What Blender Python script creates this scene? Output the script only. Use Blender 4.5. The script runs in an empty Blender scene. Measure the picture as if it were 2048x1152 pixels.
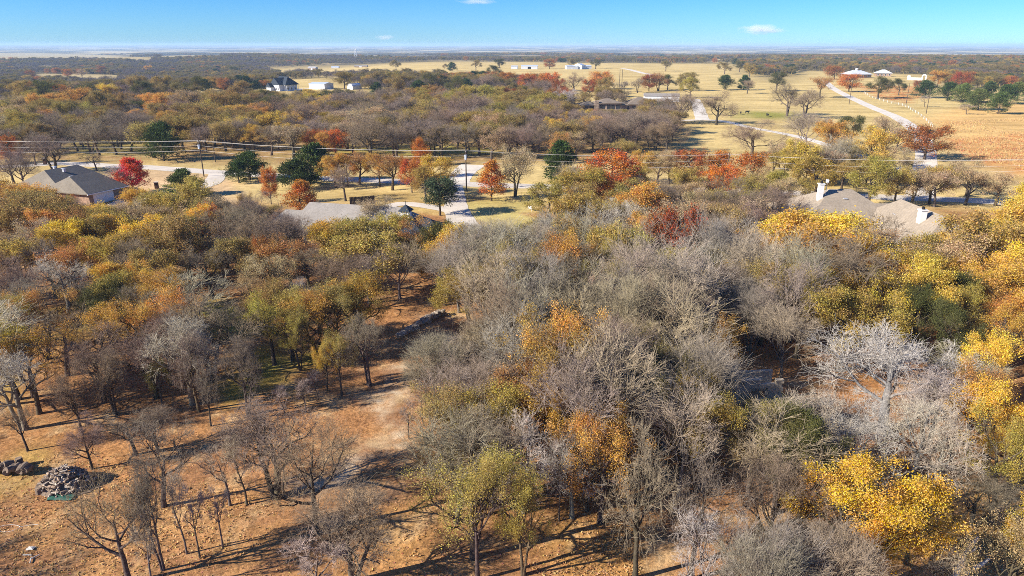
import bpy, math, random
import numpy as np
from mathutils import Vector
R_ = math.radians
random.seed(7)
rng = np.random.default_rng(7)
scene = bpy.context.scene
COL = scene.collection

# ------------------------------------------------------------------ camera
CAM_H, PITCH, FPX = 33.0, R_(19.4), 1384.0          # photograph is 2048 x 1152
cd = bpy.data.cameras.new('camera')
cd.sensor_width = 36.0
cd.lens = FPX / 2048 * 36.0
cd.clip_start, cd.clip_end = 0.5, 90000
cam = bpy.data.objects.new('camera', cd)
COL.objects.link(cam)
cam.location = (0, 0, CAM_H)
cam.rotation_euler = (math.pi / 2 - PITCH, 0, 0)
scene.camera = cam

# ------------------------------------------------------------------ sky and sun
SUN_DIR = Vector((-0.93, -0.36, 0.0)).normalized()   # towards the sun, in plan
SUN_EL = R_(28)
w = bpy.data.worlds.new('World')
scene.world = w
w.use_nodes = True
wn, wl = w.node_tree.nodes, w.node_tree.links
bg = wn['Background']
sky = wn.new('ShaderNodeTexSky')
sky.sky_type = 'NISHITA'
sky.sun_disc = False
sky.sun_elevation = SUN_EL
sky.sun_rotation = math.atan2(SUN_DIR.x, SUN_DIR.y)
sky.altitude = 300
sky.air_density = 1.0
sky.dust_density = 0.0
sky.ozone_density = 5.0
tcw = wn.new('ShaderNodeTexCoord')
sxw = wn.new('ShaderNodeSeparateXYZ'); wl.new(tcw.outputs['Generated'], sxw.inputs[0])
rw = wn.new('ShaderNodeValToRGB')          # clear blue deepening steadily away from the horizon
rw.color_ramp.elements[0].position = 0.0; rw.color_ramp.elements[0].color = (0.50, 0.88, 1.45, 1)
rw.color_ramp.elements[1].position = 0.06; rw.color_ramp.elements[1].color = (0.33, 0.76, 1.32, 1)
wl.new(sxw.outputs[2], rw.inputs[0])
tm = wn.new('ShaderNodeMix'); tm.data_type = 'RGBA'; tm.blend_type = 'MULTIPLY'
tm.inputs[0].default_value = 1.0
wl.new(sky.outputs[0], tm.inputs[6]); wl.new(rw.outputs[0], tm.inputs[7])
wl.new(tm.outputs[2], bg.inputs['Color'])
bg.inputs['Strength'].default_value = 0.06

sd = bpy.data.lights.new('sun', 'SUN')
sd.energy = 5.0
sd.angle = R_(0.5)
sd.color = (1.0, 0.92, 0.80)
sun = bpy.data.objects.new('sun', sd)
COL.objects.link(sun)
to_sun = Vector((SUN_DIR.x * math.cos(SUN_EL), SUN_DIR.y * math.cos(SUN_EL), math.sin(SUN_EL)))
sun.rotation_euler = to_sun.to_track_quat('Z', 'Y').to_euler()
sun.location = (-200, -100, 200)

vs = scene.view_settings
vs.view_transform = 'Standard'
vs.look = 'None'
vs.gamma = 1.0
vs.exposure = 1.15
vs.use_curve_mapping = False
cy = scene.cycles
cy.use_denoising = False
cy.filter_width = 0.9
cy.sample_clamp_indirect = 4.0
cy.max_bounces = 6
cy.diffuse_bounces = 3
cy.glossy_bounces = 2
cy.transmission_bounces = 4
cy.transparent_max_bounces = 4
cy.volume_bounces = 2
cy.caustics_reflective = cy.caustics_refractive = False

# ------------------------------------------------------------------ ground geometry helpers
def sstep(a, b, x):
    t = np.clip((np.asarray(x, float) - a) / (b - a), 0, 1)
    return t * t * (3 - 2 * t)

def height(x, y):
    x = np.asarray(x, float); y = np.asarray(y, float)
    r = np.sqrt(x * x + y * y)
    h = -26 * sstep(1300, 5000, r)
    h = h + 4.5 * np.sin(x / 310.0 + 1.3) * np.sin(y / 420.0 + x / 900.0) * sstep(1000, 2200, r)
    h = h - 13 * sstep(120, 420, -x) * sstep(480, 760, y) * (1 - sstep(1300, 2100, y))
    h = h + 30 * sstep(9000, 20000, r) * (0.6 + 0.4 * np.sin(x / 2300.0))
    return h

CT, ST = math.cos(PITCH), math.sin(PITCH)
def ray(u, v):
    a = (u - 1024) / FPX; b = (v - 576) / FPX
    return a, CT - b * ST, -ST - b * CT

def at(u, v, z=None):
    """world point seen at photograph pixel (u, v): on the terrain, or at height z"""
    dx, dy, dz = ray(u, v)
    if z is not None:
        t = (CAM_H - z) / -dz
        return Vector((dx * t, dy * t, z))
    zz = 0.0
    for _ in range(8):
        t = min((CAM_H - zz) / max(-dz, 1e-4), 20000)
        zz = float(height(dx * t, dy * t))
    return Vector((dx * t, dy * t, zz))

def project(x, y, z):
    up = y * ST + (z - CAM_H) * CT
    d = y * CT - (z - CAM_H) * ST
    return 1024 + FPX * x / d, 576 - FPX * up / d

def z_for_v(y, v):
    k = (576 - v) / FPX           # up = k d
    # y ST + q CT = k (y CT - q ST), q = z - H
    q = y * (k * CT - ST) / (CT + k * ST)
    return CAM_H + q

def inpoly(px, py, poly):
    px = np.asarray(px, float); py = np.asarray(py, float)
    c = np.zeros(px.shape, bool)
    n = len(poly)
    for i in range(n):
        x1, y1 = poly[i]; x2, y2 = poly[(i + 1) % n]
        if y1 == y2: continue
        m = ((y1 > py) != (y2 > py)) & (px < (x2 - x1) * (py - y1) / (y2 - y1) + x1)
        c ^= m
    return c

def segdist(px, py, pts, closed=True):
    d = np.full(np.shape(px), 1e9)
    n = len(pts)
    for i in range(n if closed else n - 1):
        x1, y1 = pts[i]; x2, y2 = pts[(i + 1) % n]
        ex, ey = x2 - x1, y2 - y1
        L = ex * ex + ey * ey + 1e-9
        t = np.clip(((px - x1) * ex + (py - y1) * ey) / L, 0, 1)
        d = np.minimum(d, np.hypot(px - x1 - t * ex, py - y1 - t * ey))
    return d

def gpoly(pix):
    return [(p.x, p.y) for p in (at(u, v) for u, v in pix)]

# ------------------------------------------------------------------ scene helpers
def tag(o, label=None, cat=None, group=None, kind=None):
    if label: o['label'] = label
    if cat: o['category'] = cat
    if group: o['group'] = group
    if kind: o['kind'] = kind
    return o

def thing(name, label, cat, loc=(0, 0, 0), rz=0.0, group=None):
    o = bpy.data.objects.new(name, None)
    o.empty_display_size = 0.3
    COL.objects.link(o)
    o.location = loc
    o.rotation_euler = (0, 0, rz)
    return tag(o, label, cat, group)

def mesh_from(name, V, F, mats, smooth=False, attr=None, midx=None):
    me = bpy.data.meshes.new(name)
    if isinstance(F, np.ndarray):
        V = np.asarray(V, np.float32)
        me.vertices.add(len(V))
        me.vertices.foreach_set('co', V.ravel())
        k = F.shape[1]
        me.loops.add(F.size)
        me.loops.foreach_set('vertex_index', F.astype(np.int32).ravel())
        me.polygons.add(len(F))
        me.polygons.foreach_set('loop_start', np.arange(0, F.size, k, dtype=np.int32))
        me.update(calc_edges=True)
    else:
        me.from_pydata([tuple(v) for v in V], [], F)
    if not isinstance(mats, (list, tuple)): mats = [mats]
    for m in mats: me.materials.append(m)
    if midx is not None: me.polygons.foreach_set('material_index', np.asarray(midx, np.int32))
    if attr is not None:
        for an, av in attr.items():
            a = me.color_attributes.new(an, 'FLOAT_COLOR', 'POINT')
            a.data.foreach_set('color', np.asarray(av, np.float32).ravel())
    if smooth: me.polygons.foreach_set('use_smooth', np.ones(len(me.polygons), bool))
    me.update()
    return me

def obj(name, me, parent=None, loc=None):
    o = bpy.data.objects.new(name, me)
    COL.objects.link(o)
    if parent is not None: o.parent = parent
    if loc is not None: o.location = loc
    return o

class MB:
    """collects simple solids into one mesh"""
    def __init__(s): s.V = []; s.F = []
    def add(s, V, F):
        b = len(s.V); s.V += [tuple(v) for v in V]; s.F += [tuple(i + b for i in f) for f in F]; return s
    def box(s, x0, x1, y0, y1, z0, z1):
        V = [(x0, y0, z0), (x1, y0, z0), (x1, y1, z0), (x0, y1, z0), (x0, y0, z1), (x1, y0, z1), (x1, y1, z1), (x0, y1, z1)]
        return s.add(V, [(3, 2, 1, 0), (4, 5, 6, 7), (0, 1, 5, 4), (1, 2, 6, 5), (2, 3, 7, 6), (3, 0, 4, 7)])
    def tube(s, pts, r, n=6, cap=True):
        pts = [Vector(p) for p in pts]
        rs = r if isinstance(r, (list, tuple)) else [r] * len(pts)
        V = []
        for i, p in enumerate(pts):
            t = (pts[min(i + 1, len(pts) - 1)] - pts[max(i - 1, 0)]).normalized()
            a = Vector((0, 0, 1)) if abs(t.z) < 0.9 else Vector((1, 0, 0))
            u = t.cross(a).normalized(); w_ = t.cross(u)
            for k in range(n):
                an = 2 * math.pi * k / n
                V.append(p + (u * math.cos(an) + w_ * math.sin(an)) * rs[i])
        F = []
        for i in range(len(pts) - 1):
            for k in range(n):
                F.append((i * n + k, i * n + (k + 1) % n, (i + 1) * n + (k + 1) % n, (i + 1) * n + k))
        if cap:
            F.append(tuple(range(n))[::-1]); F.append(tuple((len(pts) - 1) * n + k for k in range(n)))
        return s.add(V, F)
    def hip(s, x0, x1, y0, y1, ze, zr, axis='x', a=None, b=None, th=0.22):
        """hip roof slab; a / b: ridge inset at either end (0 = gable)"""
        if axis == 'x':
            half = (y1 - y0) / 2
            a = half if a is None else a; b = half if b is None else b
            ym = (y0 + y1) / 2
            rg = [(x0 + a, ym, zr), (x1 - b, ym, zr)]
            V = [(x0, y0, ze), (x1, y0, ze), (x1, y1, ze), (x0, y1, ze)] + rg
            F = [(0, 1, 5, 4), (2, 3, 4, 5), (3, 0, 4), (1, 2, 5)]
        else:
            half = (x1 - x0) / 2
            a = half if a is None else a; b = half if b is None else b
            xm = (x0 + x1) / 2
            rg = [(xm, y0 + a, zr), (xm, y1 - b, zr)]
            V = [(x0, y0, ze), (x1, y0, ze), (x1, y1, ze), (x0, y1, ze)] + rg
            F = [(0, 1, 4), (1, 2, 5, 4), (2, 3, 5), (3, 0, 4, 5)]
        V += [(v[0], v[1], ze - th) for v in V[:4]]
        F += [(6, 7, 1, 0), (7, 8, 2, 1), (8, 9, 3, 2), (9, 6, 0, 3), (9, 8, 7, 6)]
        return s.add(V, F)
    def build(s, name, mat, parent=None, smooth=False):
        return obj(name, mesh_from(name, s.V, s.F, mat, smooth), parent)

# ------------------------------------------------------------------ materials
def new_mat(name):
    m = bpy.data.materials.new(name); m.use_nodes = True
    n = m.node_tree.nodes; l = m.node_tree.links
    n.clear()
    out = n.new('ShaderNodeOutputMaterial')
    return m, n, l, out

def noise(n, l, vec, scale, detail=4, rough=0.6):
    t = n.new('ShaderNodeTexNoise')
    t.inputs['Scale'].default_value = scale
    t.inputs['Detail'].default_value = detail
    t.inputs['Roughness'].default_value = rough
    if vec is not None: l.new(vec, t.inputs['Vector'])
    return t.outputs['Fac']

def ramp(n, l, fac, stops):
    r = n.new('ShaderNodeValToRGB')
    e = r.color_ramp.elements
    while len(e) < len(stops): e.new(0.5)
    for k, (p, c) in enumerate(stops):
        e[k].position = p
        e[k].color = (c[0], c[1], c[2], 1) if hasattr(c, '__len__') else (c, c, c, 1)
    l.new(fac, r.inputs[0])
    return r.outputs[0]

def mix(n, l, fac, a, b, mode='MIX'):
    x = n.new('ShaderNodeMix'); x.data_type = 'RGBA'; x.blend_type = mode
    for sock, val in ((x.inputs[0], fac), (x.inputs[6], a), (x.inputs[7], b)):
        if isinstance(val, (int, float)): sock.default_value = val
        elif isinstance(val, tuple): sock.default_value = (*val[:3], 1)
        else: l.new(val, sock)
    return x.outputs[2]

def mth(n, l, op, a, b=None):
    x = n.new('ShaderNodeMath'); x.operation = op
    for i, val in enumerate((a, b)):
        if val is None: continue
        if isinstance(val, (int, float)): x.inputs[i].default_value = val
        else: l.new(val, x.inputs[i])
    return x.outputs[0]

def surf(name, col, var=0.25, scale=2.0, rough=0.8, bump=0.0, bscale=20.0, metal=0.0, col2=None, spec=0.3):
    """plain procedural surface: two-scale noise in colour, optional bump"""
    m, n, l, out = new_mat(name)
    p = n.new('ShaderNodeBsdfPrincipled')
    tc = n.new('ShaderNodeTexCoord')
    f1 = noise(n, l, tc.outputs['Object'], scale, 6)
    c2 = col2 or tuple(c * (1 - var) for c in col)
    c = ramp(n, l, f1, [(0.35, c2), (0.65, col)])
    f2 = noise(n, l, tc.outputs['Object'], scale * 9, 3)
    c = mix(n, l, var, c, ramp(n, l, f2, [(0.3, 0.55), (0.7, 1.3)]), 'MULTIPLY')
    l.new(c, p.inputs['Base Color'])
    p.inputs['Roughness'].default_value = rough
    p.inputs['Metallic'].default_value = metal
    p.inputs['Specular IOR Level'].default_value = spec
    if bump:
        b = n.new('ShaderNodeBump'); b.inputs['Strength'].default_value = bump; b.inputs['Distance'].default_value = 0.05
        l.new(noise(n, l, tc.outputs['Object'], bscale, 5), b.inputs['Height'])
        l.new(b.outputs[0], p.inputs['Normal'])
    l.new(p.outputs[0], out.inputs[0])
    return m

def leaf_material(name, transl=0.35, hue=0.035, lo=0.55, hi=1.35):
    m, n, l, out = new_mat(name)
    oi = n.new('ShaderNodeObjectInfo')
    at_ = n.new('ShaderNodeVertexColor'); at_.layer_name = 'lv'
    sp = n.new('ShaderNodeSeparateColor'); l.new(at_.outputs[0], sp.inputs[0])
    h = n.new('ShaderNodeHueSaturation')
    # hue by clump and tree, value by leaf
    a = mth(n, l, 'MULTIPLY', mth(n, l, 'SUBTRACT', sp.outputs[1], 0.5), hue * 2)
    b = mth(n, l, 'MULTIPLY', mth(n, l, 'SUBTRACT', oi.outputs['Random'], 0.5), hue * 0.8)
    l.new(mth(n, l, 'ADD', mth(n, l, 'ADD', a, b), 0.5), h.inputs['Hue'])
    l.new(mth(n, l, 'ADD', mth(n, l, 'MULTIPLY', sp.outputs[0], hi - lo), lo), h.inputs['Value'])
    l.new(mth(n, l, 'ADD', mth(n, l, 'MULTIPLY', sp.outputs[2], 0.25), 0.82), h.inputs['Saturation'])
    l.new(oi.outputs['Color'], h.inputs['Color'])
    d = n.new('ShaderNodeBsdfDiffuse'); t = n.new('ShaderNodeBsdfTranslucent')
    l.new(h.outputs[0], d.inputs[0]); l.new(h.outputs[0], t.inputs[0])
    ms = n.new('ShaderNodeMixShader'); ms.inputs[0].default_value = transl
    l.new(d.outputs[0], ms.inputs[1]); l.new(t.outputs[0], ms.inputs[2])
    l.new(ms.outputs[0], out.inputs[0])
    return m

def bark_material(name):
    m, n, l, out = new_mat(name)
    oi = n.new('ShaderNodeObjectInfo')
    tc = n.new('ShaderNodeTexCoord')
    f = noise(n, l, tc.outputs['Object'], 3.0, 5)
    c = mix(n, l, 1.0, oi.outputs['Color'], ramp(n, l, f, [(0.3, 0.55), (0.7, 1.35)]), 'MULTIPLY')
    d = n.new('ShaderNodeBsdfDiffuse'); l.new(c, d.inputs[0])
    b = n.new('ShaderNodeBump'); b.inputs['Strength'].default_value = 0.6; b.inputs['Distance'].default_value = 0.04
    l.new(noise(n, l, tc.outputs['Object'], 14, 4), b.inputs['Height'])
    l.new(b.outputs[0], d.inputs['Normal'])
    l.new(d.outputs[0], out.inputs[0])
    return m

M_LEAF = leaf_material('leaf', 0.40, 0.026, 0.55, 1.6)
M_TURN = leaf_material('turning_leaf', 0.4, 0.028, 0.45, 1.5)
M_NEEDLE = leaf_material('needle', 0.15, 0.02, 0.45, 1.5)
M_BARK = bark_material('bark')
M_CONC = surf('concrete', (0.62, 0.55, 0.45), 0.2, 0.15, 0.9, 0.2, 6)
M_GRAVEL = surf('gravel', (0.70, 0.63, 0.52), 0.25, 0.2, 0.95, 0.5, 9)
M_WHITE = surf('white_paint', (0.78, 0.77, 0.74), 0.1, 1.0, 0.6)
M_WOOD = surf('pole_wood', (0.10, 0.075, 0.055), 0.35, 3.0, 0.9, 0.3, 30)
M_METAL = surf('galvanised', (0.55, 0.57, 0.60), 0.15, 1.0, 0.45, 0, 1, 0.4)
M_CABLE = surf('cable', (0.62, 0.58, 0.52), 0.1, 1.0, 0.5)
M_GLASS = surf('window_glass', (0.03, 0.035, 0.045), 0.1, 1.0, 0.12, spec=0.6)
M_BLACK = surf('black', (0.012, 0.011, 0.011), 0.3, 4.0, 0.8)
def roof_mat(name, col, course=0.3):
    m, n, l, out = new_mat(name)
    p = n.new('ShaderNodeBsdfPrincipled')
    tc = n.new('ShaderNodeTexCoord')
    f1 = noise(n, l, tc.outputs['Object'], 0.35, 5)
    c = ramp(n, l, f1, [(0.3, tuple(x * 0.85 for x in col)), (0.7, tuple(x * 1.08 for x in col))])
    wv = n.new('ShaderNodeTexVoronoi'); wv.inputs['Scale'].default_value = 4.5
    l.new(tc.outputs['Object'], wv.inputs['Vector'])
    c = mix(n, l, 0.35, c, ramp(n, l, wv.outputs['Color'], [(0.2, 0.7), (0.8, 1.25)]), 'MULTIPLY')
    sx = n.new('ShaderNodeSeparateXYZ'); l.new(tc.outputs['Object'], sx.inputs[0])
    fr = mth(n, l, 'FRACT', mth(n, l, 'MULTIPLY', sx.outputs[2], 1 / 0.14))
    c = mix(n, l, 0.3, c, ramp(n, l, fr, [(0.0, 0.7), (0.25, 1.05)]), 'MULTIPLY')
    l.new(c, p.inputs['Base Color'])
    p.inputs['Roughness'].default_value = 0.9
    p.inputs['Specular IOR Level'].default_value = 0.2
    b = n.new('ShaderNodeBump'); b.inputs['Strength'].default_value = 0.5; b.inputs['Distance'].default_value = 0.03
    l.new(fr, b.inputs['Height']); l.new(b.outputs[0], p.inputs['Normal'])
    l.new(p.outputs[0], out.inputs[0])
    return m
M_ROOF_TAN = roof_mat('roof_tan', (0.29, 0.24, 0.18))
M_ROOF_GREY = roof_mat('roof_grey', (0.27, 0.245, 0.215))
M_ROOF_DARK = roof_mat('roof_dark', (0.19, 0.165, 0.13))
M_ROOF_NAVY_AND_SHADE = roof_mat('roof_navy_and_shade', (0.035, 0.045, 0.06))  # navy shingles, and painted shade on the middle house's grey hips
M_ROOF_BROWN = roof_mat('roof_brown', (0.20, 0.16, 0.12))
M_BRICK = surf('brick_wall', (0.34, 0.22, 0.15), 0.4, 1.5, 0.9, 0.3, 12)
M_STONE = surf('stone_wall', (0.40, 0.30, 0.22), 0.5, 1.2, 0.9, 0.5, 6)
M_SIDING = surf('siding', (0.62, 0.64, 0.66), 0.1, 1.0, 0.7)
M_SHEET = surf('sheet_metal', (0.62, 0.68, 0.74), 0.1, 0.4, 0.4, 0, 1, 0.3)
M_WSHEET = surf('white_sheet', (0.58, 0.60, 0.62), 0.08, 0.4, 0.5)

# ------------------------------------------------------------------ the ground
def axis_half(step, upto, grow, end):
    a = list(np.arange(0, upto, step)); s = step
    while a[-1] < end:
        s *= grow; a.append(a[-1] + s)
    return a
xa = axis_half(1.0, 90, 1.028, 24000)
gx = np.array([-v for v in xa[::-1]][:-1] + xa)
ya = [-300, -120, -60, -20, 0, 10, 18] + list(np.arange(25, 135, 0.85)); s_ = 0.85
while ya[-1] < 24000:
    s_ *= 1.027; ya.append(ya[-1] + s_)
gy = np.array(ya)
GX, GY = np.meshgrid(gx, gy)
gxf, gyf = GX.ravel(), GY.ravel()
gz = height(gxf, gyf)
gr_ = np.hypot(gxf, gyf)
zc = np.zeros((len(gxf), 4)); zc[:, :3] = (0.56, 0.43, 0.19)
zm = np.zeros((len(gxf), 4)); zm[:, 3] = 1
# wobble so that zone edges are not straight
wx = gxf + 1.6 * np.sin(gyf / 3.1) + 1.1 * np.sin(gyf / 1.3 + gxf / 2.0)
wy = gyf + 1.6 * np.sin(gxf / 2.7 + 1.0) + 1.1 * np.sin(gxf / 1.1 + gyf / 3.0)
def zone(poly, col, soft=2.0, litter=None, amt=1.0):
    d = segdist(wx, wy, poly); ins = inpoly(wx, wy, poly)
    m = np.where(ins, 0.5 + 0.5 * np.clip(d / soft, 0, 1), 0.5 - 0.5 * np.clip(d / soft, 0, 1)) * amt
    zc[:, :3] = zc[:, :3] * (1 - m[:, None]) + np.array(col) * m[:, None]
    if litter is not None: zc[:, 3] = zc[:, 3] * (1 - m) + litter * m
    return m
LITTER = (0.40, 0.215, 0.095)
zone([(-400, -60), (400, -60), (260, 150), (120, 141), (-60, 147), (-260, 165)], LITTER, 6, 1.0)
zone(gpoly([(-60, 214), (1340, 203), (1375, 312), (900, 330), (-60, 322)]), (0.34, 0.25, 0.11), 8, 0.7)
zone(gpoly([(600, 292), (1000, 290), (1000, 312), (600, 312)]), (0.32, 0.30, 0.08), 6)
zone(gpoly([(100, 272), (330, 272), (330, 310), (100, 312)]), (0.32, 0.27, 0.10), 6, 0.4)
zone(gpoly([(890, 402), (1064, 395), (1078, 440), (1060, 482), (985, 475), (945, 465), (915, 430)]), (0.50, 0.42, 0.16), 2, 0.15)
zone(gpoly([(700, 395), (900, 405), (895, 425), (820, 430), (720, 412)]), (0.50, 0.37, 0.14), 2, 0.4)
zone(gpoly([(115, 374), (300, 336), (450, 350), (490, 385), (430, 420), (300, 420), (230, 405)]), (0.56, 0.40, 0.23), 3, 0.1)
zone(gpoly([(60, 340), (290, 336), (230, 362), (100, 372)]), (0.38, 0.29, 0.15), 4, 0.2)
for p in ([(330, 612), (560, 604), (570, 665), (380, 668)], [(470, 700), (610, 715), (600, 780), (500, 795)],
          [(100, 630), (225, 622), (225, 662), (110, 664)], [(560, 590), (640, 588), (640, 618), (560, 618)]):
    zone(gpoly(p), (0.25, 0.27, 0.04), 3, 0.15, 0.9)
zone(gpoly([(-20, 735), (65, 735), (65, 790), (-20, 800)]), (0.5, 0.38, 0.10), 2, 0.3)
zone(gpoly([(-60, 930), (80, 925), (70, 1010), (-60, 1080)]), (0.46, 0.35, 0.10), 2, 0.4, 0.7)
zone(gpoly([(120, 1040), (330, 1010), (560, 1010), (560, 1100), (330, 1152), (150, 1152)]), (0.50, 0.30, 0.13), 4, 0.8, 0.8)
zone(gpoly([(700, 1060), (900, 1050), (900, 1152), (650, 1152)]), (0.48, 0.29, 0.11), 4, 0.9, 0.8)
zone(gpoly([(1060, 1040), (1270, 1020), (1270, 1152), (1060, 1152)]), (0.50, 0.30, 0.09), 3, 0.9, 0.8)
zone(gpoly([(1810, 985), (2100, 960), (2200, 1152), (1820, 1152)]), (0.42, 0.29, 0.06), 3, 0.6, 0.9)
zone(gpoly([(1660, 770), (1860, 760), (1860, 900), (1660, 900)]), (0.40, 0.19, 0.07), 3, 0.9, 0.7)
# dirt track winding to the clearing
TRACK = [(p.x, p.y) for p in (at(u, v) for u, v in [(905, 640), (862, 684), (815, 760), (790, 800), (768, 850), (735, 897), (692, 928), (655, 950)])]
td = segdist(wx, wy, TRACK, False)
tm_ = np.clip(1.15 - td / 2.6, 0, 1)
zm[:, 2] = tm_
td2 = segdist(wx, wy, [(p.x, p.y) for p in (at(u, v) for u, v in [(820, 980), (745, 1010), (690, 1000)])], False)
zm[:, 2] = np.maximum(zm[:, 2], np.clip(0.75 - td2 / 2.6, 0, 1))
# pale verge beside the far road, rusty bluestem patches on the right-hand field
zone(gpoly([(1830, 232), (1870, 250), (2010, 330), (2050, 372), (1990, 360), (1900, 310), (1840, 262)]), (0.50, 0.36, 0.17), 3)
zone(gpoly([(1846, 238), (1900, 218), (2200, 190), (2300, 400), (2010, 352), (1890, 275)]), (0.62, 0.39, 0.15), 6, None, 0.75)
for p, a in (([(1890, 280), (2048, 262), (2120, 262), (2120, 348), (2010, 350), (1935, 318)], 0.8),
             ([(1895, 240), (1935, 238), (1935, 250), (1900, 250)], 0.7),
             ([(1712, 172), (1745, 170), (1850, 173), (1850, 192), (1812, 208), (1762, 198), (1735, 187)], 1.0)):
    d = segdist(wx, wy, gpoly(p)); ins = inpoly(wx, wy, gpoly(p))
    zm[:, 1] = np.maximum(zm[:, 1], np.where(ins, np.clip(0.4 + d / 6, 0, 1), np.clip(0.4 - d / 6, 0, 1)) * a)
zone(gpoly([(880, 150), (1040, 148), (1050, 160), (930, 166)]), (0.30, 0.22, 0.12), 15)
zone(gpoly([(1480, 222), (1600, 226), (1600, 238), (1480, 236)]), (0.28, 0.27, 0.07), 8)
# floor of the far woods
FARWOODS = {
    'left': gpoly([(-200, 126), (470, 122), (560, 150), (540, 196), (430, 196), (340, 206), (-200, 206)]),
    'line': gpoly([(330, 160), (640, 157), (800, 155), (1000, 165), (1110, 170), (1100, 188), (960, 188), (740, 182), (600, 150), (440, 176)]),
    'ridge': gpoly([(430, 121), (1350, 118), (1500, 122), (1480, 127), (1350, 127), (760, 127), (500, 131), (430, 130)]),
    'right': gpoly([(1340, 118), (2300, 116), (2300, 178), (1900, 176), (1850, 150), (1600, 141), (1560, 165), (1500, 150), (1470, 128)]),
}
for k in FARWOODS: zone(FARWOODS[k], (0.22, 0.175, 0.09), 25)
zone(gpoly([(350, 180), (440, 172), (445, 182), (400, 200), (365, 194)]), (0.60, 0.47, 0.24), 6)
zm[:, 0] = sstep(1250, 1900, gr_)
FARFIELDS = [gpoly(p) for p in ([(-120, 107), (70, 106), (150, 108), (230, 111), (310, 117), (300, 129), (180, 124), (80, 121), (-120, 121)], [(310, 112), (440, 110), (450, 123), (330, 126)],
             [(60, 147), (240, 150), (240, 167), (60, 165)], [(1390, 118), (1540, 117), (1560, 123), (1420, 126)], [(500, 112), (760, 110), (700, 116), (520, 118)], [(2000, 150), (2100, 148), (2100, 160), (2000, 160)])]
for p in FARFIELDS:
    m_ = zone(p, (0.44, 0.35, 0.18), 12); zm[:, 0] *= 1 - np.clip(m_ * 1.6, 0, 1)
nx, ny = len(gx), len(gy)
ii = (np.arange(ny - 1)[:, None] * nx + np.arange(nx - 1)[None, :]).ravel()
gF = np.stack([ii, ii + 1, ii + nx + 1, ii + nx], 1)

m, n, l, out = new_mat('ground')
geo = n.new('ShaderNodeNewGeometry')
va = n.new('ShaderNodeVertexColor'); va.layer_name = 'zc'
vb = n.new('ShaderNodeVertexColor'); vb.layer_name = 'zm'
sp = n.new('ShaderNodeSeparateColor'); l.new(vb.outputs[0], sp.inputs[0])
P = geo.outputs['Position']
c = va.outputs['Color']
# rusty grass
rp = mth(n, l, 'MULTIPLY', sp.outputs[1], ramp(n, l, noise(n, l, P, 0.11, 5, 0.65), [(0.38, 0.0), (0.58, 1.0)]))
c = mix(n, l, rp, c, (0.50, 0.225, 0.075))
# pale dirt of the track
dn = mth(n, l, 'MULTIPLY', sp.outputs[2], ramp(n, l, noise(n, l, P, 0.55, 6, 0.7), [(0.40, 0.25), (0.56, 1.0)]))
c = mix(n, l, dn, c, (0.60, 0.475, 0.33))
# broad and fine variation
ms_ = n.new('ShaderNodeMapping'); ms_.inputs['Scale'].default_value = (0.012, 0.055, 0.05); l.new(P, ms_.inputs['Vector'])
c = mix(n, l, mth(n, l, 'SUBTRACT', 1.0, va.outputs['Alpha']), c, mix(n, l, 1.0, c, ramp(n, l, noise(n, l, ms_.outputs[0], 1.0, 7, 0.7), [(0.32, (0.66, 0.62, 0.55)), (0.5, (1.0, 1.0, 1.0)), (0.68, (1.16, 1.14, 1.1))]), 'MULTIPLY'))
c = mix(n, l, 1.0, c, ramp(n, l, noise(n, l, P, 0.05, 5), [(0.3, (0.80, 0.80, 0.78)), (0.7, (1.14, 1.12, 1.1))]), 'MULTIPLY')
c = mix(n, l, mth(n, l, 'MULTIPLY', va.outputs['Alpha'], ramp(n, l, noise(n, l, P, 0.17, 6, 0.65), [(0.42, 0.0), (0.60, 0.8)])), c, (0.26, 0.135, 0.07))
mo = n.new('ShaderNodeMapping'); mo.inputs['Location'].default_value = (71, 33, 9); l.new(P, mo.inputs['Vector'])
c = mix(n, l, mth(n, l, 'MULTIPLY', va.outputs['Alpha'], ramp(n, l, noise(n, l, mo.outputs[0], 0.23, 6, 0.7), [(0.50, 0.0), (0.64, 0.7)])), c, (0.50, 0.36, 0.20))
c = mix(n, l, 1.0, c, ramp(n, l, noise(n, l, P, 0.6, 6, 0.7), [(0.3, (0.72, 0.70, 0.66)), (0.7, (1.2, 1.2, 1.18))]), 'MULTIPLY')
lf = mth(n, l, 'MULTIPLY', va.outputs['Alpha'], mth(n, l, 'SUBTRACT', 1.0, dn))
vo = n.new('ShaderNodeTexVoronoi'); vo.inputs['Scale'].default_value = 5.5; l.new(P, vo.inputs['Vector'])
spec_ = ramp(n, l, vo.outputs['Color'], [(0.15, (0.42, 0.36, 0.30)), (0.5, (0.95, 0.9, 0.85)), (0.85, (1.5, 1.4, 1.25))])
c = mix(n, l, mth(n, l, 'MULTIPLY', lf, 0.8), c, spec_, 'MULTIPLY') if False else mix(n, l, lf, c, mix(n, l, 0.6, c, spec_, 'MULTIPLY'))
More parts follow.
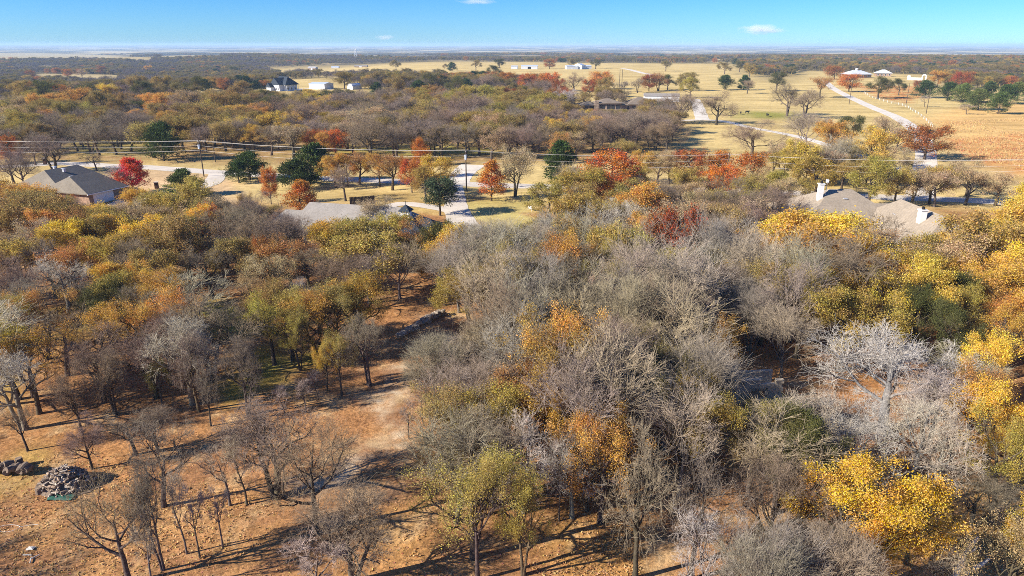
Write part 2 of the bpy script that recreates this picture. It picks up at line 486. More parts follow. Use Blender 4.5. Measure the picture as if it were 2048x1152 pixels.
# far plain: woods and pale fields
sxyz = n.new('ShaderNodeMapping'); sxyz.inputs['Scale'].default_value = (1 / 1000, 1 / 1700, 1 / 1000); l.new(P, sxyz.inputs['Vector'])
fa = noise(n, l, sxyz.outputs[0], 1.9, 6, 0.62)
fcol = ramp(n, l, fa, [(0.0, (0.07, 0.055, 0.035)), (0.49, (0.10, 0.078, 0.045)), (0.53, (0.36, 0.27, 0.14)), (0.58, (0.46, 0.37, 0.20)), (1.0, (0.52, 0.44, 0.27))])
fb = noise(n, l, sxyz.outputs[0], 0.7, 3)
fcol = mix(n, l, ramp(n, l, fb, [(0.5, 0.0), (0.65, 0.5)]), fcol, (0.14, 0.105, 0.06))
c = mix(n, l, sp.outputs[0], c, fcol)
d = n.new('ShaderNodeBsdfDiffuse'); l.new(c, d.inputs[0])
b = n.new('ShaderNodeBump'); b.inputs['Strength'].default_value = 0.55; b.inputs['Distance'].default_value = 0.10
hsum = mth(n, l, 'ADD', noise(n, l, P, 2.6, 6, 0.75), mth(n, l, 'MULTIPLY', noise(n, l, P, 9.0, 3), 0.5))
l.new(hsum, b.inputs['Height']); l.new(b.outputs[0], d.inputs['Normal'])
l.new(d.outputs[0], out.inputs[0])
M_GROUND = m
g = obj('ground', mesh_from('ground', np.stack([gxf, gyf, gz], 1), gF, M_GROUND, True, {'zc': zc, 'zm': zm}))
tag(g, kind='structure')

# ------------------------------------------------------------------ roads and drives
def smooth_line(pts, k=6):
    out_ = []
    n_ = len(pts)
    for i in range(n_ - 1):
        p0, p1, p2, p3 = pts[max(i - 1, 0)], pts[i], pts[i + 1], pts[min(i + 2, n_ - 1)]
        for j in range(k):
            t = j / k
            out_.append(tuple(0.5 * (2 * p1[a] + (p2[a] - p0[a]) * t + (2 * p0[a] - 5 * p1[a] + 4 * p2[a] - p3[a]) * t * t
                              + (3 * p1[a] - p0[a] - 3 * p2[a] + p3[a]) * t ** 3) for a in (0, 1)))
    out_.append(pts[-1])
    return out_

ROADS = []
def road(name, pix, width, mat, lift=0.02, world=None):
    pts = smooth_line(world or gpoly(pix))
    ROADS.append((pts, width))
    V = []; F = []
    for i, p in enumerate(pts):
        a = pts[max(i - 1, 0)]; b_ = pts[min(i + 1, len(pts) - 1)]
        t = Vector((b_[0] - a[0], b_[1] - a[1])).normalized()
        wd = width[0] + (width[1] - width[0]) * i / (len(pts) - 1) if isinstance(width, tuple) else width
        wd *= 1 + 0.04 * math.sin(i * 1.7)
        nx_, ny_ = -t.y * wd / 2, t.x * wd / 2
        for s in (-1, -0.5, 0.5, 1):
            x, y = p[0] + nx_ * s, p[1] + ny_ * s
            z = float(height(x, y)) + lift + (0.03 if abs(s) < 1 else 0.0)
            V.append((x, y, z))
    for i in range(len(pts) - 1):
        for k in range(3):
            F.append((i * 4 + k, i * 4 + k + 1, i * 4 + 5 + k, i * 4 + 4 + k))
    return tag(obj(name, mesh_from(name, V, F, mat, True)), kind='structure')

road('road', [(-120, 339), (55, 331), (120, 327), (210, 331), (300, 335), (437, 345), (560, 352), (700, 359), (860, 365), (1000, 371), (1100, 373), (1300, 377), (1500, 382), (1760, 394), (1900, 399), (2150, 412)], 6.0, M_CONC)
road('farm_road', [(1838, 396), (1848, 350), (1851, 300), (1838, 268), (1812, 246), (1785, 231), (1745, 215), (1710, 199), (1685, 187), (1664, 175), (1650, 162)], 6.0, M_GRAVEL, 0.03)
road('driveway', [(437, 346), (425, 364), (405, 372), (372, 384), (340, 395), (290, 402), (226, 404)], (4.5, 6.0), M_CONC, 0.035)
road('driveway', [(908, 367), (910, 390), (912, 412), (918, 432), (934, 458), (955, 480), (968, 505), (962, 530)], (4.0, 7.5), M_CONC, 0.04)
road('driveway', [(918, 367), (922, 352), (935, 338), (948, 330)], (5.0, 8.0), M_GRAVEL, 0.045)
road('driveway', [(905, 422), (850, 412), (800, 408), (755, 420)], 3.6, M_CONC, 0.05)
road('driveway', [(1332, 244), (1365, 241), (1410, 240), (1450, 243), (1500, 255), (1560, 266), (1610, 277), (1660, 292), (1740, 320), (1850, 352)], 4.2, M_GRAVEL, 0.035)
road('driveway', [(1405, 240), (1400, 225), (1394, 208), (1388, 198)], 6.5, M_GRAVEL, 0.045)
road('driveway', [(1310, 150), (1285, 146), (1262, 140), (1245, 137)], 8.0, M_GRAVEL, 0.06)
road('driveway', [(592, 182), (612, 177), (640, 178), (665, 179)], 7.0, M_GRAVEL, 0.05)

# ------------------------------------------------------------------ tree building
def norm(a): return a / (np.linalg.norm(a, axis=-1, keepdims=True) + 1e-9)

def perp(t, rg):
    r = rg.normal(size=t.shape)
    r -= (r * t).sum(-1, keepdims=True) * t
    return norm(r)

def walk(S, D, L, n_, wob, up, rg):
    """k polylines of n_ points from S along D, total length L, wandering by wob, drawn upward by up"""
    k = len(S)
    P_ = np.zeros((k, n_, 3)); P_[:, 0] = S
    d_ = norm(D)
    st = (L / (n_ - 1))[:, None]
    for i in range(1, n_):
        P_[:, i] = P_[:, i - 1] + d_ * st
        d_ = norm(d_ + rg.normal(0, wob, (k, 3)) + np.array([0, 0, up]))
    return P_

def limit(S, D, L, env):
    """shorten branches so that they end near an ellipsoid envelope"""
    if env is None: return L
    cz, a, b_ = env
    q = (S - np.array([0, 0, cz])) / np.array([a, a, b_]); e = D / np.array([a, a, b_])
    A = (e * e).sum(-1); B = (q * e).sum(-1); C = (q * q).sum(-1) - 1
    disc = np.maximum(B * B - A * C, 0)
    t = (-B + np.sqrt(disc)) / (A + 1e-9)
    t = t * (0.66 + 0.72 * ((np.sin(S[:, 0] * 7.1 + D[:, 0] * 5) + np.sin(S[:, 1] * 6.3 + D[:, 1] * 9 + 1)) * 0.25 + 0.5))   # ragged outline
    return np.clip(np.minimum(L, t), 0.30 * L, None)

def kids(P_, Rr, m_, t0, t1, ang, asd, Lr, n_, wob, up, rr, rg, env=None, sym=None):
    """m_ children for each branch"""
    k, n0, _ = P_.shape
    t = t0 + (t1 - t0) * (np.arange(m_)[None] + rg.random((k, m_))) / m_
    f = t * (n0 - 1); i0 = np.clip(f.astype(int), 0, n0 - 2); fr = (f - i0)[..., None]
    rows = np.arange(k)[:, None]
    A, B = P_[rows, i0], P_[rows, i0 + 1]
    S = (A * (1 - fr) + B * fr).reshape(-1, 3)
    T = norm(B - A).reshape(-1, 3)
    Rp = (Rr[rows, i0] * (1 - fr[..., 0]) + Rr[rows, i0 + 1] * fr[..., 0]).ravel()
    an = np.clip(rg.normal(ang, asd, len(S)), 0.1, 2.0)[:, None]
    N_ = perp(T, rg)
    if sym is not None:          # spread azimuths evenly round the parent
        base = perp(T[:1].repeat(len(T), 0), rg)
        ph = np.arange(len(S)) * 2.399 + rg.random() * 6 + rg.normal(0, 0.3, len(S))
        u_ = norm(np.cross(T, np.array([0.31, 0.95, 0.05]))); v_ = np.cross(T, u_)
        N_ = np.cos(ph)[:, None] * u_ + np.sin(ph)[:, None] * v_
    D = norm(T * np.cos(an) + N_ * np.sin(an))
    Lp = np.linalg.norm(P_[:, -1] - P_[:, 0], axis=-1).repeat(m_)
    L = Lp * Lr * (1.15 - 0.5 * t.ravel()) * rg.uniform(0.65, 1.3, len(S))
    L = limit(S, D, L, env)
    Q = walk(S, D, L, n_, wob, up, rg)
    r0 = np.minimum(Rp * rr * rg.uniform(0.75, 1.05, len(S)), Rp * 0.95)
    rad = r0[:, None] * np.linspace(1, 0.35, n_)[None]
    return Q, rad

def tubes(groups, rmin=0.006):
    """groups: (P (k,n,3), R (k,n), sides) -> quads"""
    VV, FF, base = [], [], 0
    for P_, Rr, s in groups:
        k, n_, _ = P_.shape
        T = norm(np.gradient(P_, axis=1))
        ref = np.where(np.abs(T[..., 2:3]) < 0.9, np.array([0, 0, 1.0]), np.array([1.0, 0, 0]))
        u_ = norm(np.cross(T, ref)); v_ = np.cross(T, u_)
        a = np.arange(s) * 2 * np.pi / s
        ring = P_[:, :, None] + np.maximum(Rr, rmin)[:, :, None, None] * (np.cos(a)[:, None] * u_[:, :, None] + np.sin(a)[:, None] * v_[:, :, None])
        VV.append(ring.reshape(-1, 3))
        idx = base + np.arange(k * n_ * s).reshape(k, n_, s)
        A = idx[:, :-1]; B = idx[:, 1:]
        FF.append(np.stack([A, np.roll(A, -1, 2), np.roll(B, -1, 2), B], -1).reshape(-1, 4))
        base += k * n_ * s
    return np.concatenate(VV), np.concatenate(FF)

def quads(C, size, rg, aspect=0.7, axis=None, asp_j=0.2):
    """one small quad (a leaf spray) at each centre, random orientation or along axis"""
    k = len(C)
    u_ = norm(rg.normal(size=(k, 3))) if axis is None else norm(axis + rg.normal(0, 0.35, (k, 3)))
    v_ = perp(u_, rg)
    s = (size * rg.uniform(0.6, 1.35, k))[:, None]
    w_ = s * aspect * rg.uniform(1 - asp_j, 1 + asp_j, k)[:, None]
    V = np.stack([C - u_ * s * 0.5, C + v_ * w_ * 0.5 - u_ * s * 0.08, C + u_ * s * 0.5, C - v_ * w_ * 0.5 + u_ * s * 0.08], 1).reshape(-1, 3)
    F = np.arange(4 * k).reshape(k, 4)
    return V, F

class Proto: pass
PROTOS = {}

def finish(name, wood, fine, leaves, lv, leafmat):
    """wood: tube groups of trunk + limbs; fine: tube groups of twigs; leaves: (V, F)"""
    p = Proto()
    Vw, Fw = tubes(wood)
    V2 = F2 = None
    parts = []
    if fine:
        V2, F2 = tubes(fine)
    if leaves is not None:
        V3, F3 = leaves
    top = max([Vw[:, 2].max()] + ([np.percentile(V2[:, 2], 99.7)] if fine else []) + ([np.percentile(V3[:, 2], 99.5)] if leaves is not None else []))
    ext = V3 if leaves is not None else V2
    rad = np.percentile(np.hypot(ext[:, 0], ext[:, 1]), 93)
    p.H = top; p.D = 2 * rad
    p.cz = 0.5 * (np.percentile(ext[:, 2], 6) + top) / top       # centre of the crown, share of height
    p.trunk = mesh_from(name + '_trunk', Vw, Fw, M_BARK, True)
    if leaves is not None:
        if fine:        # leafy crown keeps its twigs in the wood mesh
            Vc = np.concatenate([Vw, V2]); Fc = np.concatenate([Fw, F2 + len(Vw)])
            p.trunk = mesh_from(name + '_trunk', Vc, Fc, M_BARK, True)
        p.crown = mesh_from(name + '_crown', V3, F3, leafmat, False, {'lv': lv})
        p.leafy = True
    else:
        p.crown = mesh_from(name + '_crown', V2, F2, M_BARK, True)
        p.leafy = False
    print(name, 'H %.1f D %.1f cz %.2f tris %d %d' % (p.H, p.D, p.cz, len(p.trunk.polygons) * 2, len(p.crown.polygons) * 2))
    PROTOS.setdefault(name.rstrip('0123456789'), []).append(p)
    return p

def leaf_cloud(tips, per, spread, size, rg, keep=1.0, aspect=0.7, axis=None, flat=0.75):
    k = len(tips)
    cl = rg.random(k)
    # leave gaps: drop whole neighbourhoods of tips by a smooth field
    fld = np.sin(tips[:, 0] * 1.3 + 1) + np.sin(tips[:, 1] * 1.5 + 2) + np.sin(tips[:, 2] * 1.7) + rg.normal(0, 0.7, k)
    kp = fld >= np.quantile(fld, 1 - keep)
    tips = tips[kp]; cl = cl[kp]; fl = fld[kp]
    k = len(tips)
    C = tips.repeat(per, 0) + rg.normal(0, 1, (k * per, 3)) * spread * np.array([1, 1, flat])
    V, F = quads(C, size, rg, aspect, None if axis is None else axis[kp].repeat(per, 0))
    hue = np.clip(0.5 + 0.25 * np.sin(fl * 1.5) + 0.55 * (cl - 0.5), 0, 1).repeat(per)
    lv = np.stack([np.clip(0.65 * rg.random(k * per) + 0.35 * np.roll(cl, 3).repeat(per), 0, 1), hue, rg.random(k * per), np.ones(k * per)], 1).repeat(4, 0)
    return (V, F), lv

def make_oak(name, seed, leafy=False, H=10.0, env=None, limbs=6, lift=0.25, keep=0.75, per=26, lsize=0.24, vase=False,
             tr=0.28, fork=0, dens=1.0, leafmat=None, spread=0.34, trunk_t=0.42, lean=0.05):
    rg = np.random.default_rng(seed)
    env = env or (0.62 * H, 0.50 * H, 0.42 * H)
    # trunk
    nt = 9
    D = np.array([[rg.normal(0, lean), rg.normal(0, lean), 1.0]])
    T = walk(np.zeros((1, 3)), D, np.array([H * (0.62 if not vase else 0.5)]), nt, 0.07 if not vase else 0.04, 0.10, rg)
    T[:, 0, 2] = -0.3
    Rt = tr * np.array([1.45, 1.05, 0.95, 0.9, 0.82, 0.7, 0.55, 0.4, 0.26])[None]
    if fork:
        T2 = walk(np.array([[0.25, 0.1, 0.0]]), np.array([[0.35, rg.normal(0, 0.2), 1.0]]), np.array([H * 0.6]), nt, 0.08, 0.12, rg)
        T2[:, 0, 2] = -0.3
        T = np.concatenate([T, T2]); Rt = np.concatenate([Rt, Rt * 0.8])
    if vase:
        a = (0.50, 0.14, 1.35, 0.02, 0.13)
    else:
        a = (0.95, 0.22, 1.05, lift * 0.18, 0.20)
    # low dead stubs / small limbs for oaks are part of level 1
    L1, R1 = kids(T, Rt, limbs, trunk_t, 1.0, a[0], a[1], a[2] * 0.76, 8, a[4], a[3] + 0.05, 0.70, rg, env, sym=1)
    L2, R2 = kids(L1, R1, 6, 0.25, 1.0, 0.75 if not vase else 0.5, 0.22, 0.62, 6, 0.20 if not vase else 0.13, 0.07, 0.66, rg, env)
    wood = [(T, Rt, 8), (L1, R1, 5), (L2, R2, 4)]
    if leafy:
        L3, R3 = kids(L2, R2, 4, 0.25, 1.0, 0.8, 0.25, 0.62, 4, 0.2, 0.05, 0.6, rg, env)
        tips = np.concatenate([L3[:, -1], L3[:, 2], L2[:, -1]])
        lv_, lvv = leaf_cloud(tips, per, spread, lsize, rg, keep)
        return finish(name, wood, [(L3, R3, 3)], lv_, lvv, leafmat or M_LEAF)
    m3 = int(round(6 * dens))
    L3, R3 = kids(L2, R2, m3, 0.2, 1.0, 0.75 if not vase else 0.5, 0.25, 0.66, 4, 0.20 if not vase else 0.12, 0.06, 0.6, rg, env)
    L4, R4 = kids(L3, R3, 5, 0.2, 1.0, 0.75 if not vase else 0.5, 0.25, 0.85 if not vase else 0.95, 3, 0.24 if not vase else 0.10, 0.06, 0.6, rg, None)
    L5, R5 = kids(L4, R4, 2, 0.15, 1.0, 0.7 if not vase else 0.45, 0.25, 0.8 if not vase else 0.9, 2, 0.2, 0.06, 0.7, rg, None)
    R3 = np.maximum(R3, 0.015); R4 = np.maximum(R4, 0.0085); R5 = np.maximum(R5, 0.006)
    return finish(name, wood, [(L3, R3, 3), (L4, R4, 3), (L5, R5, 3)], None, None, None)

def make_dense(name, seed, H, prof, nleaf, lsize, mat, D, tr=0.16, clear=0.12, shell=0.55, aspect=0.7, droop=0.0, lump=0.25):
    """full-crowned tree (maple, cedar, live oak): boughs from a leader, leaf sprays massed in lobes under a profile"""
    rg = np.random.default_rng(seed)
    T = walk(np.zeros((1, 3)), np.array([[0.02, 0.02, 1.0]]), np.array([H * 0.93]), 10, 0.03, 0.05, rg)
    T[:, 0, 2] = -0.3
    Rt = tr * np.linspace(1.3, 0.12, 10)[None]
    nb = 70
    hz = clear + (0.97 - clear) * rg.random(nb) ** 0.9
    ph = rg.random(nb) * 6.283
    rmax = np.array([prof(t) for t in hz]) * D / 2
    rmax *= 1 + lump * np.sin(ph * 3 + hz * 9) * rg.uniform(0.3, 1, nb)
    S = np.stack([np.interp(hz * H * 0.95, T[0, :, 2], T[0, :, k]) for k in range(3)], 1)
    up = 0.35 - droop
    Dr = norm(np.stack([np.cos(ph), np.sin(ph), np.full(nb, up)], 1))
    B = walk(S, Dr, rmax, 5, 0.08, 0.03, rg)
    Rb = (0.02 + 0.05 * rmax / rmax.max())[:, None] * np.linspace(1, 0.3, 5)[None] * tr / 0.16
    K, RK = kids(B, Rb, 5, 0.3, 1.0, 0.7, 0.25, 0.45, 3, 0.15, 0.04, 0.6, rg)
    # sprays round bough ends
    src = np.concatenate([B[:, 2:].reshape(-1, 3), K[:, 1:].reshape(-1, 3)])
    pick = src[rg.integers(0, len(src), nleaf)]
    axis = norm(pick - np.array([0, 0, 0.4 * H]) + np.array([0, 0, 0.6]))
    C = pick + rg.normal(0, 1, (nleaf, 3)) * np.array([1, 1, 0.8]) * shell
    C[:, 2] = np.maximum(C[:, 2], clear * H * 0.8)
    V, F = quads(C, lsize, rg, aspect, axis if aspect < 0.5 else None)
    hue = np.clip(0.5 + 0.25 * np.sin(C[:, 0] * 1.1 + C[:, 2]) + rg.normal(0, 0.12, nleaf), 0, 1)
    lv = np.stack([rg.random(nleaf), hue, rg.random(nleaf), np.ones(nleaf)], 1).repeat(4, 0)
    return finish(name, [(T, Rt, 7), (B, Rb, 4)], [(K, RK, 3)], (V, F), lv, mat)

# prototypes: bare oaks, vase-shaped bare elms, twiggy saplings, leafy oaks thin and full, maples, cedars
for i, (sd_, H_, e_, lb, fk) in enumerate([(11, 10, (6.4, 5.0, 4.0), 7, 0), (12, 10, (6.6, 5.6, 3.6), 6, 1), (13, 11, (7.2, 4.6, 4.4), 7, 0),
                                          (14, 9.5, (6.0, 6.2, 3.7), 6, 0), (15, 10.5, (6.9, 4.4, 4.2), 8, 1)]):
    make_oak('bareoak%d' % i, sd_, False, H_, e_, lb, fork=fk)
for i, (sd_, H_, e_, lb) in enumerate([(21, 10, (6.0, 4.2, 4.6), 8), (22, 10, (5.8, 4.6, 4.6), 9), (23, 11, (6.4, 4.0, 5.0), 8), (24, 10, (6.0, 5.2, 4.6), 8)]):
    make_oak('elm%d' % i, sd_, False, H_, e_, lb, vase=True, tr=0.19, fork=i % 2, trunk_t=0.38)
for i, sd_ in enumerate((31, 32)):
    make_oak('sapling%d' % i, sd_, False, 7, (5.0, 2.1, 2.5), 6, vase=False, tr=0.125, trunk_t=0.5, dens=0.85, fork=0, lean=0.1)
for i, (sd_, H_, e_) in enumerate([(91, 11, (7.0, 2.7, 4.4)), (92, 11.5, (7.4, 2.4, 4.6)), (93, 10.5, (6.4, 3.1, 4.6))]):
    make_oak('slender%d' % i, sd_, False, H_, e_, 8, vase=True, tr=0.15, trunk_t=0.34, dens=0.85, lean=0.07)
make_oak('fineoak0', 36, False, 10, (6.2, 5.4, 4.4), 9, dens=1.25, trunk_t=0.3)
make_oak('fineoak1', 37, False, 9.5, (5.8, 5.6, 4.2), 9, dens=1.25, trunk_t=0.3, lift=0.5)
for i, (sd_, H_, e_, kp) in enumerate([(41, 10, (6.2, 5.0, 4.1), 0.72), (42, 9.5, (5.8, 5.4, 3.9), 0.62), (43, 10.5, (6.6, 4.6, 4.4), 0.7), (44, 9, (5.6, 5.2, 3.6), 0.78)]):
    make_oak('fulloak%d' % i, sd_, True, H_, e_, 9, keep=kp, per=44, lsize=0.175, spread=0.40, trunk_t=0.36)
for i, (sd_, H_, e_, kp) in enumerate([(51, 10, (6.4, 4.8, 4.0), 0.55), (52, 10, (6.2, 5.4, 3.8), 0.45), (53, 10.5, (6.8, 4.5, 4.2), 0.6)]):
    make_oak('thinoak%d' % i, sd_, True, H_, e_, 9, keep=kp, per=30, lsize=0.16, spread=0.42, fork=i % 2)
make_dense('maple0', 61, 9, lambda t: max(0.05, math.sin(math.pi * min(1, (1 - t) ** 0.75 * 0.62 + 0.02))) if t > 0.12 else 0.6, 16000, 0.21, M_LEAF, 6.6, shell=0.32)
make_dense('pyramid0', 62, 9, lambda t: 1.05 * (1 - t) ** 0.85 + 0.04, 9000, 0.21, M_TURN, 6.4, shell=0.34, clear=0.06)
make_dense('cedar0', 63, 8, lambda t: 1.0 * (1 - t) ** 0.75 + 0.04, 12000, 0.34, M_NEEDLE, 5.6, clear=0.03, shell=0.26, aspect=0.35, lump=0.45)
make_dense('cedar1', 64, 8, lambda t: (1 - t ** 1.8) ** 0.8 + 0.05, 12000, 0.34, M_NEEDLE, 6.4, clear=0.03, shell=0.30, aspect=0.35, lump=0.5)
make_dense('cedar2', 65, 7, lambda t: 1.0 * (1 - t) ** 0.6 + 0.05, 11000, 0.34, M_NEEDLE, 6.6, clear=0.02, shell=0.34, aspect=0.35, lump=0.5)
make_dense('liveoak0', 66, 8, lambda t: math.sqrt(max(0.04, 1 - ((t - 0.58) / 0.44) ** 2)), 13000, 0.24, M_NEEDLE, 7.6, clear=0.26, shell=0.30, tr=0.22, lump=0.12)
make_oak('heroak0', 71, True, 10, (5.6, 5.6, 4.4), 11, keep=0.72, per=120, lsize=0.105, spread=0.30, trunk_t=0.25, lift=0.3)
for i, (sd_, H_, e_) in enumerate([(81, 10, (6.2, 5.0, 4.1)), (82, 9.5, (5.8, 5.4, 3.9))]):
    make_oak('nearfull%d' % i, sd_, True, H_, e_, 9, keep=0.66, per=95, lsize=0.115, spread=0.33, trunk_t=0.36)
for i, (sd_, H_, e_) in enumerate([(83, 10, (6.4, 4.8, 4.0)), (84, 10, (6.2, 5.4, 3.8))]):
    make_oak('nearthin%d' % i, sd_, True, H_, e_, 9, keep=0.40, per=52, lsize=0.105, spread=0.34, fork=i % 2)
make_dense('dome0', 67, 9, lambda t: math.sqrt(max(0.04, 1 - ((t - 0.5) / 0.52) ** 2)), 13000, 0.21, M_TURN, 9.5, clear=0.18, shell=0.36, tr=0.22, lump=0.2)
make_dense('dome1', 68, 8.5, lambda t: math.sqrt(max(0.04, 1 - ((t - 0.45) / 0.56) ** 2)), 12000, 0.21, M_TURN, 9.5, clear=0.15, shell=0.42, tr=0.22, lump=0.3)

# ------------------------------------------------------------------ the trees of the photograph
GREY, PALE, MAUVE, WHITE_ = (0.26, 0.205, 0.148), (0.34, 0.28, 0.205), (0.265, 0.195, 0.145), (0.48, 0.42, 0.335)
TRUNK = (0.095, 0.074, 0.056)
#        family,    leaf / twig colour,  trunk colour, object name,       look,                                 category
KIND = {
 'b': ('bareoak', GREY, TRUNK, 'bare_oak_tree', 'leafless grey-brown oak', 'oak tree'),
 'm': ('fineoak', MAUVE, TRUNK, 'twiggy_oak_tree', 'mauve-grey twiggy oak', 'oak tree'),
 'e': ('elm', PALE, (0.16, 0.14, 0.12), 'bare_elm_tree', 'pale leafless elm', 'elm tree'),
 'w': ('bareoak', WHITE_, (0.20, 0.175, 0.145), 'dead_oak_tree', 'silvery white leafless oak', 'oak tree'),
 'v': ('slender', (0.37, 0.315, 0.235), (0.15, 0.125, 0.10), 'slender_elm_tree', 'tall slender leafless elm', 'elm tree'),
 's': ('sapling', (0.40, 0.32, 0.25), (0.13, 0.10, 0.08), 'sapling_tree', 'thin leafless sapling', 'sapling'),
 'y': ('fulloak', (0.54, 0.345, 0.05), TRUNK, 'yellow_oak_tree', 'golden yellow oak', 'oak tree'),
 'Y': ('fulloak', (0.68, 0.46, 0.045), TRUNK, 'yellow_oak_tree', 'bright lemon yellow oak', 'oak tree'),
 'n': ('fulloak', (0.37, 0.275, 0.06), TRUNK, 'yellow_green_oak_tree', 'yellow-green oak', 'oak tree'),
 'g': ('fulloak', (0.53, 0.275, 0.05), TRUNK, 'gold_oak_tree', 'orange-gold oak', 'oak tree'),
 'G': ('heroak', (0.60, 0.34, 0.03), TRUNK, 'gold_oak_tree', 'broad orange-gold oak', 'oak tree'),
 'o': ('fulloak', (0.29, 0.20, 0.06), TRUNK, 'olive_oak_tree', 'olive-brown oak', 'oak tree'),
 'q': ('thinoak', (0.34, 0.245, 0.07), TRUNK, 'olive_oak_tree', 'thin olive-gold oak', 'oak tree'),
 'd': ('fulloak', (0.115, 0.11, 0.035), TRUNK, 'dark_oak_tree', 'dark olive-green oak', 'oak tree'),
 't': ('thinoak', (0.42, 0.30, 0.16), TRUNK, 'tan_oak_tree', 'sparse dry tan oak', 'oak tree'),
 'p': ('thinoak', (0.52, 0.33, 0.28), TRUNK, 'pink_oak_tree', 'pinkish-brown oak half bare', 'oak tree'),
 'z': ('thinoak', (0.40, 0.205, 0.06), TRUNK, 'russet_oak_tree', 'thinning russet oak', 'oak tree'),
 'r': ('dome', (0.37, 0.115, 0.022), TRUNK, 'rust_oak_tree', 'rust-red oak', 'red oak'),
 'O': ('dome', (0.56, 0.185, 0.010), TRUNK, 'orange_oak_tree', 'bright orange oak', 'red oak'),
 'R': ('maple', (0.55, 0.016, 0.012), TRUNK, 'red_maple_tree', 'scarlet maple', 'maple tree'),
 'P': ('pyramid', (0.50, 0.165, 0.022), TRUNK, 'orange_pear_tree', 'orange cone-shaped tree', 'pear tree'),
 'c': ('cedar', (0.060, 0.088, 0.024), TRUNK, 'cedar_tree', 'dark green cedar', 'cedar tree'),
 'C': ('cedar', (0.105, 0.135, 0.035), TRUNK, 'cedar_tree', 'light green cedar', 'cedar tree'),
 'l': ('liveoak', (0.060, 0.088, 0.040), TRUNK, 'live_oak_tree', 'round dark green live oak', 'oak tree'),
}
GROUP = {'oak tree': 'oaks of the autumn wood', 'elm tree': 'leafless elms of the wood', 'sapling': 'saplings among the trees', 'red oak': 'orange and rust oaks',
         'maple tree': 'maples on the lawn', 'pear tree': 'orange cone-shaped trees', 'cedar tree': 'cedars of the wood and field'}

